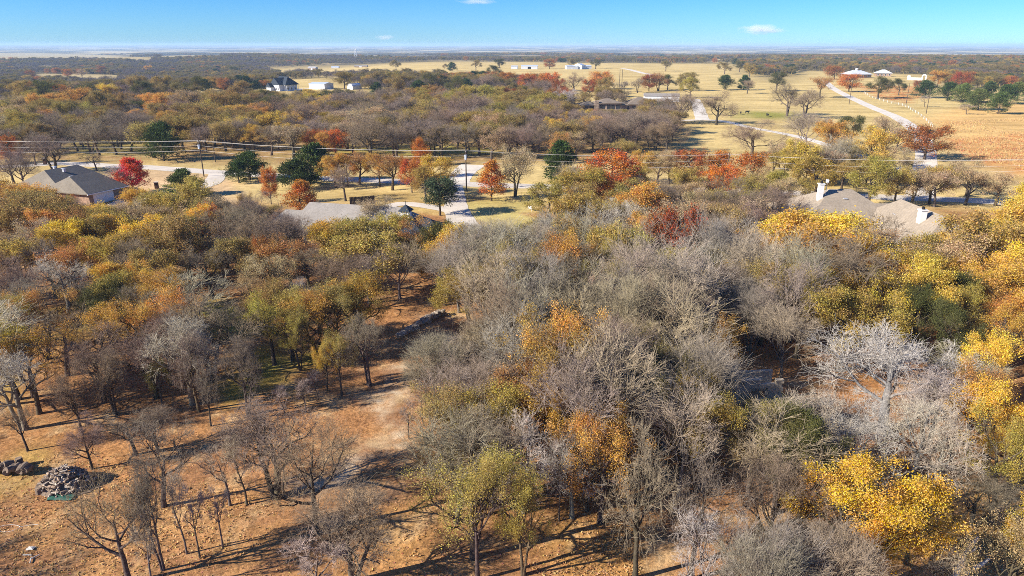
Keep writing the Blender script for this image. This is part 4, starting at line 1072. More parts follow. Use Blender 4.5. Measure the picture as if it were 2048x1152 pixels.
for key, sp_ in (('left', 10.5), ('line', 9.5), ('ridge', 15), ('right', 11.5)):
    pl = FARWOODS[key]
    X0, X1 = min(p[0] for p in pl), max(p[0] for p in pl); Y0, Y1 = min(p[1] for p in pl), max(p[1] for p in pl)
    ax = np.arange(X0, X1, sp_); ay = np.arange(Y0, Y1, sp_)
    XX, YY = np.meshgrid(ax, ay)
    XX = XX.ravel() + rw_.uniform(-.48, .48, XX.size) * sp_; YY = YY.ravel() + rw_.uniform(-.48, .48, YY.size) * sp_
    ok = inpoly(XX, YY, pl) & (np.abs(XX) < YY * 0.80 + 20)
    gap = np.sin(XX / 61 + 1) + np.sin(YY / 83 + XX / 140) + np.sin(XX / 23 - YY / 29) * 0.5
    ok &= gap > -1.35
    for x, y in zip(XX[ok], YY[ok]):
        Ht = rw_.uniform(6, 10.5)
        put(kindof(x, y), x, y, Ht, Ht * rw_.uniform(1.0, 1.4))
# beyond: belts and clumps across the plain
yy = 1150.0
while yy < 4200:
    sp_ = 13 + (yy - 1150) * 0.008
    xs = np.arange(-yy * 0.8, yy * 0.8, sp_) + rw_.uniform(-.4, .4) * sp_
    for x in xs:
        y = yy + rw_.uniform(-.5, .5) * sp_
        f = math.sin(x / 210.0 + y / 400.0 + 0.5) + math.sin(x / 95.0 - y / 330.0) * 0.7 + math.sin(x / 530.0 + 2.0) * 0.8 + math.sin(y / 260.0 + x / 800.0) * 1.0
        f += 0.9 * math.sin(y / 520.0 + x / 2600.0 + 1.0) + 0.5 * math.sin(y / 210.0 - x / 1500.0)
        if f < 0.75 + rw_.normal(0, 0.15): continue
        if yy < 1500 and pasture(np.array([x]), np.array([y]))[0]: continue
        put(kindof(x, y), x, y, rw_.uniform(6.5, 10.5), max(9.0, sp_ * 0.9) * rw_.uniform(0.9, 1.3))
    yy += sp_ * 1.3
print('far', {k: len(v) for k, v in far.items()})
for k, nm, col_, lb in (('o', 'olive_woods', (0.22, 0.165, 0.055, 1), 'far-off olive-brown woodland stretching to the plain'),
                    ('b', 'bare_woods', (0.17, 0.135, 0.12, 1), 'far-off leafless grey-brown woodland between the pastures'),
                    ('r', 'rust_woods', (0.42, 0.17, 0.04, 1), 'scattered orange and rust crowns in the distant woods'),
                    ('y', 'gold_woods', (0.40, 0.26, 0.05, 1), 'scattered gold crowns in the distant woods'),
                    ('c', 'cedar_woods', (0.055, 0.075, 0.024, 1), 'scattered dark green cedars in the distant woods')):
    gn_scatter(nm, lb, far[k], FP[k], col_)

# ------------------------------------------------------------------ haze
m, n, l, out = new_mat('haze')
pv = n.new('ShaderNodeVolumePrincipled')
pv.inputs['Color'].default_value = (0.48, 0.72, 1.0, 1)
pv.inputs['Density'].default_value = 1.0e-4
pv.inputs['Anisotropy'].default_value = 0.0
l.new(pv.outputs[0], out.inputs['Volume'])
hz = MB().box(-25000, 25000, -400, 24500, -60, 44).build('haze', m)
tag(hz, 'thin blue haze lying over the whole countryside', 'haze', kind='stuff')

# ------------------------------------------------------------------ houses
def window(parent, x0, x1, y, z0, z1, face=-1, fm=None):
    """window in a wall facing -y (face=-1) or +y; frame, and a pane as its own piece"""
    e = 0.06 * face
    f = MB()
    for a in ((x0 - .1, x1 + .1, z0 - .1, z0), (x0 - .1, x1 + .1, z1, z1 + .1), (x0 - .1, x0, z0, z1), (x1, x1 + .1, z0, z1)):
        f.box(a[0], a[1], min(y, y + e), max(y, y + e), a[2], a[3])
    fo = f.build('window', fm or M_WHITE, parent)
    MB().box(x0, x1, min(y + e * .2, y + e * .6), max(y + e * .2, y + e * .6), z0, z1).build('pane', M_GLASS, fo)

def window_x(parent, y0, y1, x, z0, z1, face=-1, fm=None):
    e = 0.06 * face
    f = MB()
    for a in ((y0 - .1, y1 + .1, z0 - .1, z0), (y0 - .1, y1 + .1, z1, z1 + .1), (y0 - .1, y0, z0, z1), (y1, y1 + .1, z0, z1)):
        f.box(min(x, x + e), max(x, x + e), a[0], a[1], a[2], a[3])
    fo = f.build('window', fm or M_WHITE, parent)
    MB().box(min(x + e * .2, x + e * .6), max(x + e * .2, x + e * .6), y0, y1, z0, z1).build('pane', M_GLASS, fo)

def vent(parent, x, y, z):
    v = MB().box(x - .25, x + .25, y - .25, y + .25, z - .5, z + .22)
    v.box(x - .38, x + .38, y - .38, y + .38, z + .22, z + .32)
    return v.build('roof_vent', M_METAL, parent)

def gable_fill(mb, x0, x1, y0, y1, z0, z1, axis='y'):
    """triangular prism under a gable roof"""
    if axis == 'y':
        xm = (x0 + x1) / 2
        V = [(x0, y0, z0), (x1, y0, z0), (xm, y0, z1), (x0, y1, z0), (x1, y1, z0), (xm, y1, z1)]
    else:
        ym = (y0 + y1) / 2
        V = [(x0, y0, z0), (x0, y1, z0), (x0, ym, z1), (x1, y0, z0), (x1, y1, z0), (x1, ym, z1)]
    mb.add(V, [(0, 1, 2), (5, 4, 3), (0, 3, 4, 1), (1, 4, 5, 2), (2, 5, 3, 0)])

# --- right-hand house under a tan shingle roof (world coordinates minus its base)
hx, hy = 63.0, 120.0
h = thing('brick_house', 'brick house with broad tan shingle hip roof and two white chimneys', 'house', (hx, hy, 0))
L = lambda x, y: (x - hx, y - hy)
wl_ = MB()
wl_.box(51.8 - hx, 69.2 - hx, 117.8 - hy, 135.2 - hy, 0, 2.75)
wl_.box(69.3 - hx, 76.0 - hx, 116.9 - hy, 130.7 - hy, 0, 2.73)
wl_.box(62.6 - hx, 74.2 - hx, 102.9 - hy, 116.8 - hy, 0, 2.71)
wl_.build('wall', M_BRICK, h)
rf = MB()
rf.hip(51 - hx, 70 - hx, 117 - hy, 136.4 - hy, 2.9, 7.8, 'x', 7.7, 7.3)
rf.build('roof', M_ROOF_TAN, h)
MB().hip(58 - hx, 78 - hx, 116.1 - hy, 131.3 - hy, 2.86, 5.75, 'x', 2, 7).build('roof', M_ROOF_TAN, h)
wr = MB(); wr.hip(61.6 - hx, 75.4 - hx, 101.8 - hy, 124.5 - hy, 2.82, 7.3, 'y', 5.0, 4.5)
wr.build('roof', M_ROOF_TAN, h)
pr_ = MB(); pr_.hip(68.2 - hx, 76.6 - hx, 98.6 - hy, 107.5 - hy, 2.6, 5.0, 'y', 4.0, 0.2); pr_.build('roof', M_ROOF_TAN, h)
MB().box(69 - hx, 75.9 - hx, 99.4 - hy, 102.85 - hy, 0, 2.45).build('wall', M_BRICK, h)
for cx_, cy_, z0, z1, s in ((56.3, 125, 4.5, 9.0, .42), (66.4, 109.6, 3.6, 7.7, .5)):
    c_ = MB().box(cx_ - s - hx, cx_ + s - hx, cy_ - s - hy, cy_ + s - hy, z0, z1)
    co = c_.build('chimney', M_WHITE, h)
    k_ = MB().box(cx_ - s - .1 - hx, cx_ + s + .1 - hx, cy_ - s - .1 - hy, cy_ + s + .1 - hy, z1, z1 + .16); k_.build('cap', M_WHITE, co)
    MB().tube([(cx_ - hx, cy_ - hy, z1 + .1), (cx_ - hx, cy_ - hy, z1 + .6)], .24, 8).build('flue', M_BLACK, co)
MB().tube([(57.4 - hx, 125.2 - hy, 6.2), (57.4 - hx, 125.2 - hy, 9.4)], .05, 5).build('mast', M_METAL, h)
MB().box(57.2 - hx, 57.6 - hx, 125.0 - hy, 125.4 - hy, 9.3, 9.8).build('weather_sensor', M_WHITE, h)
for (x_, y_, z_) in ((60.6, 124.2, 6.3), (69.2, 121.6, 5.25), (67.6, 114.6, 6.0), (66.0, 116.4, 5.2), (68.6, 119.2, 4.4)):
    vent(h, x_ - hx, y_ - hy, z_)
for x_ in (53.5, 57.5): window(h, x_ - hx, x_ + 1.6 - hx, 117.8 - hy, 0.9, 2.2)
for y_ in (104.5, 108.5, 112.5): window_x(h, y_ - hy, y_ + 1.5 - hy, 62.6 - hx, 0.9, 2.2)
MB().box(60.2 - hx, 61.3 - hx, 117.74 - hy, 117.8 - hy, 0, 2.1).build('door', M_WOOD, h)

# --- middle house: long grey roof, cupola
h = thing('grey_roofed_house', 'house with long grey shingle roof and white cupola beside the driveway', 'house', (-27, 120, 0), R_(-14))
MB().box(-10.4, 10.4, -5.6, 5.6, 0, 2.7).build('wall', M_BRICK, h)
MB().hip(-11, 11, -6.4, 6.4, 2.85, 6.3, 'x', 1.4, 3.0).build('roof', M_ROOF_GREY, h)
MB().box(-15.2, -10.5, -4.4, 4.4, 0, 2.5).build('wall', M_BRICK, h)
MB().hip(-15.8, -8, -5.0, 5.0, 2.65, 4.7, 'x', 1.2, 0.5).build('roof', M_ROOF_GREY, h)
MB().box(10.5, 15.6, -8.2, 2.6, 0, 2.6).build('wall', M_BRICK, h)
MB().hip(6.8, 16.4, -9.0, 3.4, 2.75, 5.3, 'y').build('roof', M_ROOF_NAVY_AND_SHADE, h)  # same grey shingles in shade; the shade is put into the navy colour
MB().hip(12.4, 17.0, -5.6, -0.6, 2.7, 5.4, 'x', 0.3, 2.5).build('roof', M_ROOF_NAVY_AND_SHADE, h)  # right-facing hip of the grey roof, its shade painted navy
cu = MB().box(9.6, 11.0, -4.2, -2.8, 4.2, 6.7).build('cupola', M_WHITE, h)
MB().hip(9.3, 11.3, -4.5, -2.5, 6.72, 7.7, 'x', th=.1).build('cupola_roof', M_ROOF_NAVY_AND_SHADE, cu)
for yy_ in (-4.26, -2.8): MB().box(9.95, 10.65, yy_, yy_ + .06, 5.4, 6.4).build('louver', M_METAL, cu)
MB().box(9.54, 9.6, -3.85, -3.15, 5.4, 6.4).build('louver', M_METAL, cu)
MB().tube([(10.3, -3.5, 7.6), (10.3, -3.5, 8.3)], .04, 5).tube([(9.9, -3.5, 8.1), (10.7, -3.5, 8.1)], .04, 5).build('weather_vane', M_BLACK, cu)
for x_ in (-8, -4.5, -1, 2.5, 6): window(h, x_, x_ + 1.5, -5.6, 0.9, 2.2)
MB().box(4.4, 5.4, -5.66, -5.6, 0, 2.1).build('door', M_WHITE, h)

# --- left house: white garage door in the shade
h = thing('dark_roofed_house', 'low brick house with dark shingle roof and white garage door', 'house', (-96.5, 156, 0), R_(-19))
MB().box(-14.0, -2.2, -5.2, 7.2, 0, 2.6).build('wall', M_BRICK, h)
MB().box(-2.1, 7.6, -6.4, 2.6, 0, 2.58).build('wall', M_BRICK, h)
MB().hip(-15.2, -0.6, -6.0, 8.0, 2.75, 6.3, 'y', 2.6, 3.0).build('roof', M_ROOF_DARK, h)
MB().hip(-5.0, 8.5, -7.3, 3.4, 2.7, 5.8, 'y', 2.0, 2.4).build('roof', M_ROOF_DARK, h)
MB().box(8.38, 8.56, -7.34, 3.44, 2.46, 2.64).build('gutter', M_WHITE, h)
gd = thing('x', 'x', 'x') if False else MB().box(7.62, 7.70, -5.4, -0.2, 0.02, 2.25).build('garage_door', M_WHITE, h)
for k in range(4):
    for q in range(4):
        MB().box(7.70, 7.725, -5.3 + q * 1.28, -5.3 + q * 1.28 + 1.16, 0.1 + k * 0.54, 0.1 + k * 0.54 + 0.44).build('door_panel', M_WHITE, gd)
for (x_, y_, z_) in ((-9.6, 0.5, 6.2), (-6.2, 0.0, 6.0), (-3, -1.0, 4.6)): vent(h, x_, y_, z_)
for x_ in (-12.5, -8.5, -5.0): window(h, x_, x_ + 1.4, -5.2, 0.9, 2.1)

# --- far house with navy roof and pale gables
p = at(572, 181)
h = thing('navy_roofed_house', 'tall pale house with steep navy roof and stepped gables', 'house', (p.x, p.y, p.z), R_(-38))
MB().box(-8, 6.9, -5.5, 5.5, 0, 4.6).build('wall', M_SIDING, h)
g_ = MB(); gable_fill(g_, -5.5, 5.5, -8.9, -8.0, 4.6, 9.6, 'y')
MB().box(-5.0, 5.0, -9.0, -5.55, 0, 4.6).build('wall', M_SIDING, h)
t_ = MB(); gable_fill(t_, -5.0, 5.0, -9.0, -5.0, 4.6, 8.9, 'y'); t_.build('gable', M_SIDING, h)
MB().hip(-5.7, 5.7, -9.5, 2.0, 4.75, 9.6, 'y', 0.01, 0.6).build('roof', M_ROOF_NAVY_AND_SHADE, h)
MB().hip(-8.7, 9.0, -6.2, 6.2, 4.7, 10.2, 'x', 2.0, 5.0).build('roof', M_ROOF_NAVY_AND_SHADE, h)
MB().box(-6.6, -1.4, -12.2, -9.05, 0, 2.9).build('wall', M_SIDING, h)
t_ = MB(); gable_fill(t_, -6.6, -1.4, -12.2, -9.6, 2.9, 5.4, 'y'); t_.build('gable', M_SIDING, h)
MB().hip(-7.1, -0.9, -12.6, -8.8, 2.95, 6.0, 'y', 0.01, 0.3).build('roof', M_ROOF_NAVY_AND_SHADE, h)
MB().box(-5.4, -2.6, -12.27, -12.2, 0, 2.3).build('garage_door', M_WHITE, h)
for x_ in (0.4, 2.8): window(h, x_, x_ + 1.3, -9.0, 1.0, 2.6)
for x_ in (-1.0, 0.6): window(h, x_, x_ + 0.9, -9.0, 5.2, 6.6)
for y_ in (-3.5, -0.5, 2.5): window_x(h, y_, y_ + 1.5, 6.9, 1.0, 2.5, 1)
MB().box(7.0, 9.0, -5.2, 5.2, 0, 0.2).build('porch', M_CONC, h)
for y_ in (-5, -1.7, 1.7, 5): MB().box(8.7, 8.9, y_ - .1, y_ + .1, 0.2, 4.5).build('post', M_WHITE, h)

def barn(name, label, u, v, wx_, dy_, zw, zr, rz, wall=M_WSHEET, roof=M_SHEET, axis='x', doors=1, opening=False, grp=None):
    p = at(u, v)
    h = thing(name, label, 'barn', (p.x, p.y, p.z), rz, grp)
    b_ = MB().box(-wx_ / 2, wx_ / 2, -dy_ / 2, dy_ / 2, 0, zw)
    if axis == 'x': gable_fill(b_, -wx_ / 2, wx_ / 2, -dy_ / 2, dy_ / 2, zw, zr - .15, 'x')
    else: gable_fill(b_, -wx_ / 2, wx_ / 2, -dy_ / 2, dy_ / 2, zw, zr - .15, 'y')
    b_.build('wall', wall, h)
    MB().hip(-wx_ / 2 - .3, wx_ / 2 + .3, -dy_ / 2 - .3, dy_ / 2 + .3, zw + .12, zr, axis, 0.01, 0.01, .12).build('roof', roof, h)
    for k in range(doors):
        x_ = -wx_ / 2 + (k + .5) * wx_ / doors
        MB().box(x_ - wx_ * .1, x_ + wx_ * .1, -dy_ / 2 - .08, -dy_ / 2, 0, zw * .75).build('door', M_BLACK if opening else M_SIDING, h)  # with opening: black panel painting the shade inside an open bay
    return h
barn('white_barn', 'long white metal barn beside the navy-roofed house', 643, 178, 15, 11, 4.0, 5.2, R_(-24))
barn('open_barn', 'white metal barn with a dark open bay on the far pasture', 1059, 138, 23, 12, 4.2, 5.6, R_(-4), doors=1, opening=True)
barn('farm_shed', 'small pale shed left of the open white barn', 1029, 137.5, 9, 7, 3.2, 4.4, R_(-5))
barn('long_barn', 'low white barn, left of the white farm sheds', 1143, 138.3, 16, 14, 3.8, 5.2, R_(8), grp='white farm sheds')
barn('tall_barn', 'tall white gabled barn, middle of the white farm sheds', 1159, 138.2, 12, 12, 5, 7.6, R_(-30), axis='y', grp='white farm sheds')
barn('farm_shed', 'white lean shed, right of the white farm sheds', 1173, 138, 12, 9, 3.8, 5.4, R_(10), grp='white farm sheds')
barn('metal_building', 'blue-grey metal building behind the stone house', 1322, 202, 21, 10, 3.2, 4.6, R_(-8), wall=M_SIDING, roof=M_ROOF_GREY)
barn('tan_barn', 'tan barn at the edge of the far pasture, largest there', 626, 140, 15, 10, 4.5, 6, R_(-10), wall=M_STONE, roof=M_WSHEET)
barn('farm_shed', 'low pale shed right of the tan far barn', 671, 136.5, 14, 8, 2.8, 4, 0)
barn('long_barn', 'low tan barn along the far treeline', 722, 134.5, 24, 9, 2.6, 4, 0, wall=M_STONE, roof=M_ROOF_GREY)
barn('farm_shed', 'tiny white shed on the wooded hill at far right', 2030, 127, 22, 14, 4.5, 7, R_(10))

# small arched shed
p = at(709, 178.5)
h = thing('arched_shed', 'small white shed with a rounded metal roof', 'shed', (p.x, p.y, p.z), R_(-38))
N_ = 10
prof = [(-3.3, 0), (-3.3, 2.2)] + [(-3.3 * math.cos(math.pi * k / N_), 2.2 + 2.2 * math.sin(math.pi * k / N_)) for k in range(1, N_)] + [(3.3, 2.2), (3.3, 0)]
V = [(x, -4.5, z) for x, z in prof] + [(x, 4.5, z) for x, z in prof]; n0 = len(prof)
F = [(k, k + n0, k + 1 + n0, k + 1) for k in range(n0 - 1)]
obj('roof', mesh_from('roof', V, F, M_SHEET), h)
obj('end_wall', mesh_from('end_wall', [(x, -4.4, z) for x, z in prof], [tuple(range(n0))], M_WSHEET), h)
obj('end_wall', mesh_from('end_wall', [(x, 4.4, z) for x, z in prof], [tuple(range(n0))], M_WSHEET), h)
MB().box(-1.3, 1.3, -4.5, -4.42, 0, 2.6).build('door', M_SIDING, h)

# stone house with hip roofs
p = at(1203, 222)
h = thing('stone_house', 'sprawling stone house with low brown hip roofs and dark windows', 'house', (p.x, p.y, p.z), R_(4))
for (x0, x1, y0, y1, zw, zr) in ((-11.5, -3.2, -4, 6, 3.2, 5.2), (-3.1, 9.4, -4.6, 6, 4.2, 6.4), (9.5, 13.2, -2, 5, 3.0, 4.4), (14.0, 28.0, -2, 10, 3.4, 6.8)):
    MB().box(x0, x1, y0, y1, 0, zw).build('wall', M_STONE, h)
    MB().hip(x0 - .8, x1 + .8, y0 - .8, y1 + .8, zw + .18, zr, 'x').build('roof', M_ROOF_BROWN, h)
for x0, x1 in ((-1.6, 0.6), (2.0, 3.6), (4.2, 5.8), (6.6, 8.8)): window(h, x0, x1, -4.6, 1.4, 3.4, fm=M_BLACK)
for x0, x1 in ((-10.6, -8), (-7, -4.4)): window(h, x0, x1, -4, 0.8, 2.6, fm=M_BLACK)
for x0, x1 in ((16, 18), (20, 22), (24, 26)): window(h, x0, x1, -2, 1, 2.6, fm=M_BLACK)
MB().box(-4.6, -2.6, -5.3, -4.1, 0, 5.7).build('stone_pier', M_STONE, h)
MB().box(-2.5, 9.6, -6.4, -4.65, 0, 0.25).build('terrace', M_CONC, h)

def hiphouse(label, u, v, sx_, sy_, zw, zr, rz, roof, wall=M_BRICK, cup=False):
    p = at(u, v)
    h = thing('farmhouse', label, 'house', (p.x, p.y, p.z), rz)
    MB().box(-sx_ / 2, sx_ / 2, -sy_ / 2, sy_ / 2, 0, zw).build('wall', wall, h)
    r_ = MB().hip(-sx_ / 2 - 1, sx_ / 2 + 1, -sy_ / 2 - 1, sy_ / 2 + 1, zw + .1, zr, 'x').build('roof', roof, h)
    if cup: MB().box(-.9, .9, -.9, .9, zr - .4, zr + 1.2).hip(-1.2, 1.2, -1.2, 1.2, zr + 1.3, zr + 2.1, 'x', th=.1).build('cupola', M_WHITE, r_)
    for k in range(4): window(h, -sx_ / 2 + (k + .3) * sx_ / 4, -sx_ / 2 + (k + .7) * sx_ / 4, -sy_ / 2, 1, 2.5)
    return h
hiphouse('house with pale metal hip roof and cupola by the far road', 1711, 155, 25, 16, 3.4, 7.4, R_(12), M_WSHEET, cup=True)
hiphouse('smaller house with pale hip roof right of the cupola farmhouse', 1765, 152.5, 15, 12, 3.4, 7.0, R_(-18), M_WSHEET)
hiphouse('house with pale grey roof deep among the left trees', 254, 238, 17, 11, 3.0, 6.4, R_(-6), M_ROOF_GREY)
hiphouse('low house with pinkish roof at the far left edge', 45, 224, 11, 9, 2.7, 5.2, R_(6), M_ROOF_TAN)
hiphouse('white-walled house in the far woods at right, tiny', 1890, 119.5, 22, 14, 4, 7, 0, M_WSHEET, M_WHITE)

# white wall with arched gateway on the right
p0 = at(1814, 160); p1 = at(1852, 161)
w_ = thing('arched_gateway', 'low white wall ending in a tall white arched gateway', 'gateway', (p0.x, p0.y, p0.z), math.atan2(p1.y - p0.y, p1.x - p0.x))
Lw = math.hypot(p1.x - p0.x, p1.y - p0.y)
MB().box(2.6, Lw - 4.2, -.25, .25, 0, 2.4).build('wall', M_WHITE, w_)
MB().box(0, 2.5, -.5, .5, 0, 4.2).build('pier', M_WHITE, w_)
ar = []
for k in range(13):
    a = math.pi * k / 12
    ar.append((math.cos(a), math.sin(a)))
V = []; F = []
for yv in (-.5, .5):
    V += [(Lw - 2 + 2.1 * c, yv, 3.6 + 2.1 * s) for c, s in ar] + [(Lw - 2 + 1.2 * c, yv, 3.4 + 1.4 * s) for c, s in ar]
for k in range(12):
    F += [(k, k + 1, k + 14, k + 13), (26 + k + 1, 26 + k, 26 + k + 13, 26 + k + 14), (k, 26 + k, 26 + k + 1, k + 1), (13 + k + 1, 39 + k + 1, 39 + k, 13 + k)]
obj('arch', mesh_from('arch', V, F, M_WHITE), w_)
MB().box(Lw - 4.1, Lw - 3.2, -.5, .5, 0, 3.55).box(Lw - .8, Lw + .1, -.5, .5, 0, 3.55).build('jamb', M_WHITE, w_)

# ------------------------------------------------------------------ utility poles and wires
POLES = []
def pole(name, label, ub, vb, hgt, trans=False, arm=1.9, r=0.15, grp='utility poles', rz=0.0):
    p = at(ub, vb)
    o = thing(name, label, 'utility pole', (p.x, p.y, p.z), rz, grp)
    MB().tube([(0, 0, -.3), (0, 0, hgt)], [r * 1.15, r * .75], 8).build('shaft', M_WOOD, o)
    if arm:
        c_ = MB().box(-.07, .07, -arm / 2, arm / 2, hgt - .75, hgt - .62).build('crossarm', M_WOOD, o)
        for yy_ in (-arm / 2 + .1, 0.25, arm / 2 - .1):
            MB().tube([(0, yy_, hgt - .62), (0, yy_, hgt - .42)], .05, 6).build('insulator', M_WHITE, c_)
    if trans:
        t_ = MB().tube([(.0, -.42, hgt - 2.5), (.0, -.42, hgt - 1.4)], .27, 10).build('transformer', M_SHEET, o)
        MB().tube([(0, -.42, hgt - 1.4), (0, -.42, hgt - 1.1)], .06, 6).build('bushing', M_WOOD, t_)
    POLES.append((p, hgt))
    return o
pole('utility_pole', 'dark wooden utility pole with transformer, left of the scarlet maple road junction', 408, 353, z_for_v(at(408, 353).y, 278), True)
pole('utility_pole', 'dark wooden utility pole with transformer beside the driveway mouth', 933, 381, z_for_v(at(933, 381).y, 297), True)
pole('utility_pole', 'pale utility pole rising behind the red and orange oaks', 1452, 372, z_for_v(at(1452, 372).y, 305))
pole('utility_pole', 'plain leaning pole just behind the left transformer pole', 431, 324, 9.0, arm=0, r=.11)
WPOLES = list(POLES[:3])
for k, (u, vb, vt) in enumerate(((1698, 209, 160), (1755, 198, 152), (1811, 214, 166), (1852, 228, 178))):
    y_ = at(u, vb).y
    pole('field_pole', ['nearer of the two thin poles by the farm road bend', 'thin pole standing in the rusty grass', 'thin pole on the fence line', 'thin pole standing in the open field, rightmost'][k], u, vb, z_for_v(y_, vt), arm=0.0 if k else 1.2, r=.16, grp='thin poles along the farm road')
for k, (u, vb, vt) in enumerate(((1238, 183, 139), (1243, 182, 139))):
    pole('twin_pole', ['left one of the twin tall masts behind the stone house', 'right one of the twin tall masts behind the stone house'][k], u, vb, z_for_v(at(u, vb).y, vt), arm=0, r=.2, grp='twin masts')
pole('yard_light', 'pole with a white yard lamp left of the round orange oaks', 1296, 178, 9.5, arm=0, r=.13, grp='yard lights')
p = at(1296, 178); MB().box(-.9, .9, -.5, .5, 9.2, 10.6).build('lamp_head', M_WHITE, [o for o in bpy.data.objects if o.name.startswith('yard_light')][0])

A0 = at(-60, 344)
ends = [Vector((A0.x - 25, A0.y + 3, 0))] + [q[0] for q in WPOLES] + [at(2060, 398)]
hts = [9.6] + [q[1] for q in WPOLES] + [9.4]
wname = ['topmost power wire sagging between the utility poles', 'second power wire from the top along the road', 'third power wire from the top along the road', 'fourth power wire from the top along the road', 'lowest wire, the cable strung below the transformers']
for k, (dh, dy_, rr_) in enumerate(((-.42, -.85, .018), (-.42, .25, .018), (-.42, .85, .018), (-1.7, .0, .022), (-2.9, .12, .028))):
    pts = []
    for a_ in range(len(ends) - 1):
        e0 = ends[a_] + Vector((0, dy_, hts[a_] + dh)); e1 = ends[a_ + 1] + Vector((0, dy_, hts[a_ + 1] + dh))
        for q in range(12 if a_ < len(ends) - 2 else 13):
            t = q / 12
            pp = e0.lerp(e1, t); pp.z -= 4 * t * (1 - t) * (0.7 + .14 * k)
            pts.append(pp)
    tag(MB().tube(pts, rr_, 5).build('power_wire', M_CABLE), wname[k], 'power wire', 'wires strung between the utility poles')

# ------------------------------------------------------------------ fence along the farm road
fp = smooth_line(gpoly([(1728, 187), (1745, 196), (1775, 205), (1808, 213), (1828, 224), (1850, 240), (1866, 256)]), 8)
f_ = thing('wire_fence', 'wire fence on pale posts following the farm road', 'fence', (0, 0, 0))
post_me = mesh_from('post', *(lambda b: (b.V, b.F))(MB().tube([(0, 0, -.2), (0, 0, 1.35)], .13, 6)), M_CABLE)
acc = 0; last = None; pl_ = []
for q in fp:
    if last is None or math.hypot(q[0] - last[0], q[1] - last[1]) > 7.0:
        o = obj('post', post_me, f_, (q[0], q[1], 0)); last = q; pl_.append(q)
for z_ in (.45, .85, 1.2):
    MB().tube([(q[0], q[1], z_) for q in pl_], .02, 4).build('wire', M_METAL, f_)
# brown board fence behind the middle house
p0, p1 = at(700, 412), at(750, 408)
f_ = thing('board_fence', 'dark brown board fence behind the grey-roofed house', 'fence', (p0.x, p0.y, 0), math.atan2(p1.y - p0.y, p1.x - p0.x))
Lf = math.hypot(p1.x - p0.x, p1.y - p0.y)
bm_ = mesh_from('board', *(lambda b: (b.V, b.F))(MB().box(0, .28, -.02, .02, 0.05, 1.9)), M_WOOD)
for k in range(int(Lf / .3)): obj('board', bm_, f_, (k * .3, random.uniform(-.01, .01), random.uniform(-.04, .04)))
MB().box(0, Lf, .03, .1, .4, .5).box(0, Lf, .03, .1, 1.4, 1.5).build('rail', M_WOOD, f_)

# ------------------------------------------------------------------ small things
M_LOG = surf('split_log', (0.42, 0.30, 0.20), 0.5, 2.5, 0.9, 0.3, 20, col2=(0.16, 0.12, 0.09))
M_LOGD = surf('log_bark', (0.21, 0.155, 0.115), 0.4, 3, 0.95, 0.5, 12)
M_LOGG = surf('weathered_log', (0.50, 0.42, 0.33), 0.3, 3, 0.9)
def log_mesh(r, L_, mat, n_=7):
    b_ = MB().tube([(-L_ / 2, 0, 0), (0, 0, .02), (L_ / 2, 0, 0)], [r, r * 1.05, r * .95], n_)
    return mesh_from('log', b_.V, b_.F, mat)
LOGS = [log_mesh(.075, .5, M_LOG, 5), log_mesh(.09, .5, M_LOGD), log_mesh(.055, .62, M_LOGG, 4), log_mesh(.10, .42, M_LOG, 6), log_mesh(.07, .55, M_LOGG, 5)]
p = at(132, 972)
w_ = thing('firewood_pile', 'heap of split grey and brown firewood in the clearing', 'firewood pile', (p.x, p.y, 0))
rl = random.Random(3)
for k in range(290):
    a = rl.uniform(0, 6.283); q = math.sqrt(rl.random())
    x_, y_ = 2.0 * q * math.cos(a), 1.6 * q * math.sin(a)
    zt = max(0.08, 1.55 * (1 - q ** 1.6) + 0.1)
    o = obj('log', LOGS[rl.randrange(5)], w_, (x_, y_, zt + rl.uniform(-.12, .08)))
    o.rotation_euler = (rl.uniform(0, 6), rl.uniform(-.5, .5) + .35 * q, rl.uniform(0, 6.28))
core = MB(); N_ = 14
V = [(0, 0, 1.45)] + [(1.5 * math.cos(6.283 * k / N_), 1.2 * math.sin(6.283 * k / N_), .42) for k in range(N_)] + [(1.95 * math.cos(6.283 * k / N_), 1.55 * math.sin(6.283 * k / N_), 0) for k in range(N_)]
F = [(0, 1 + k, 1 + (k + 1) % N_) for k in range(N_)] + [(1 + k, 15 + k, 15 + (k + 1) % N_, 1 + (k + 1) % N_) for k in range(N_)]
obj('log_core', mesh_from('log_core', V, F, M_LOGD), w_)
p = at(18, 948)
w_ = thing('log_stack', 'dark stack of round logs at the left edge', 'log stack', (p.x, p.y, 0))
for k in range(26):
    o = obj('log', log_mesh(.24, .7, M_LOGD, 9) if k == 0 else w_.children[0].data, w_, (rl.uniform(-1.7, 1.7), rl.uniform(-.5, .5), rl.uniform(.2, .8)))
    o.rotation_euler = (0, rl.uniform(-.3, .3), rl.uniform(1.0, 2.0))
for k, (u, v, lb) in enumerate(((80, 986, 'cut stump section in front of the firewood heap, left one'), (106, 984, 'cut stump section in front of the firewood heap, right one'), (41, 932, 'pale cut log round topping the left log stack'), (30, 946, 'pale cut log round leaning by the left log stack'))):
    p = at(u, v)
    o = thing('log_round', lb, 'log', (p.x, p.y, 0.0 if k < 2 else 0.25), rl.uniform(0, 6), 'cut log rounds')
    MB().tube([(0, 0, 0), (0, 0, .5)], [.30, .27], 10).build('bark', M_LOGD, o)
    MB().tube([(0, 0, .5), (0, 0, .52)], .25, 10).build('cut_face', M_LOG, o)
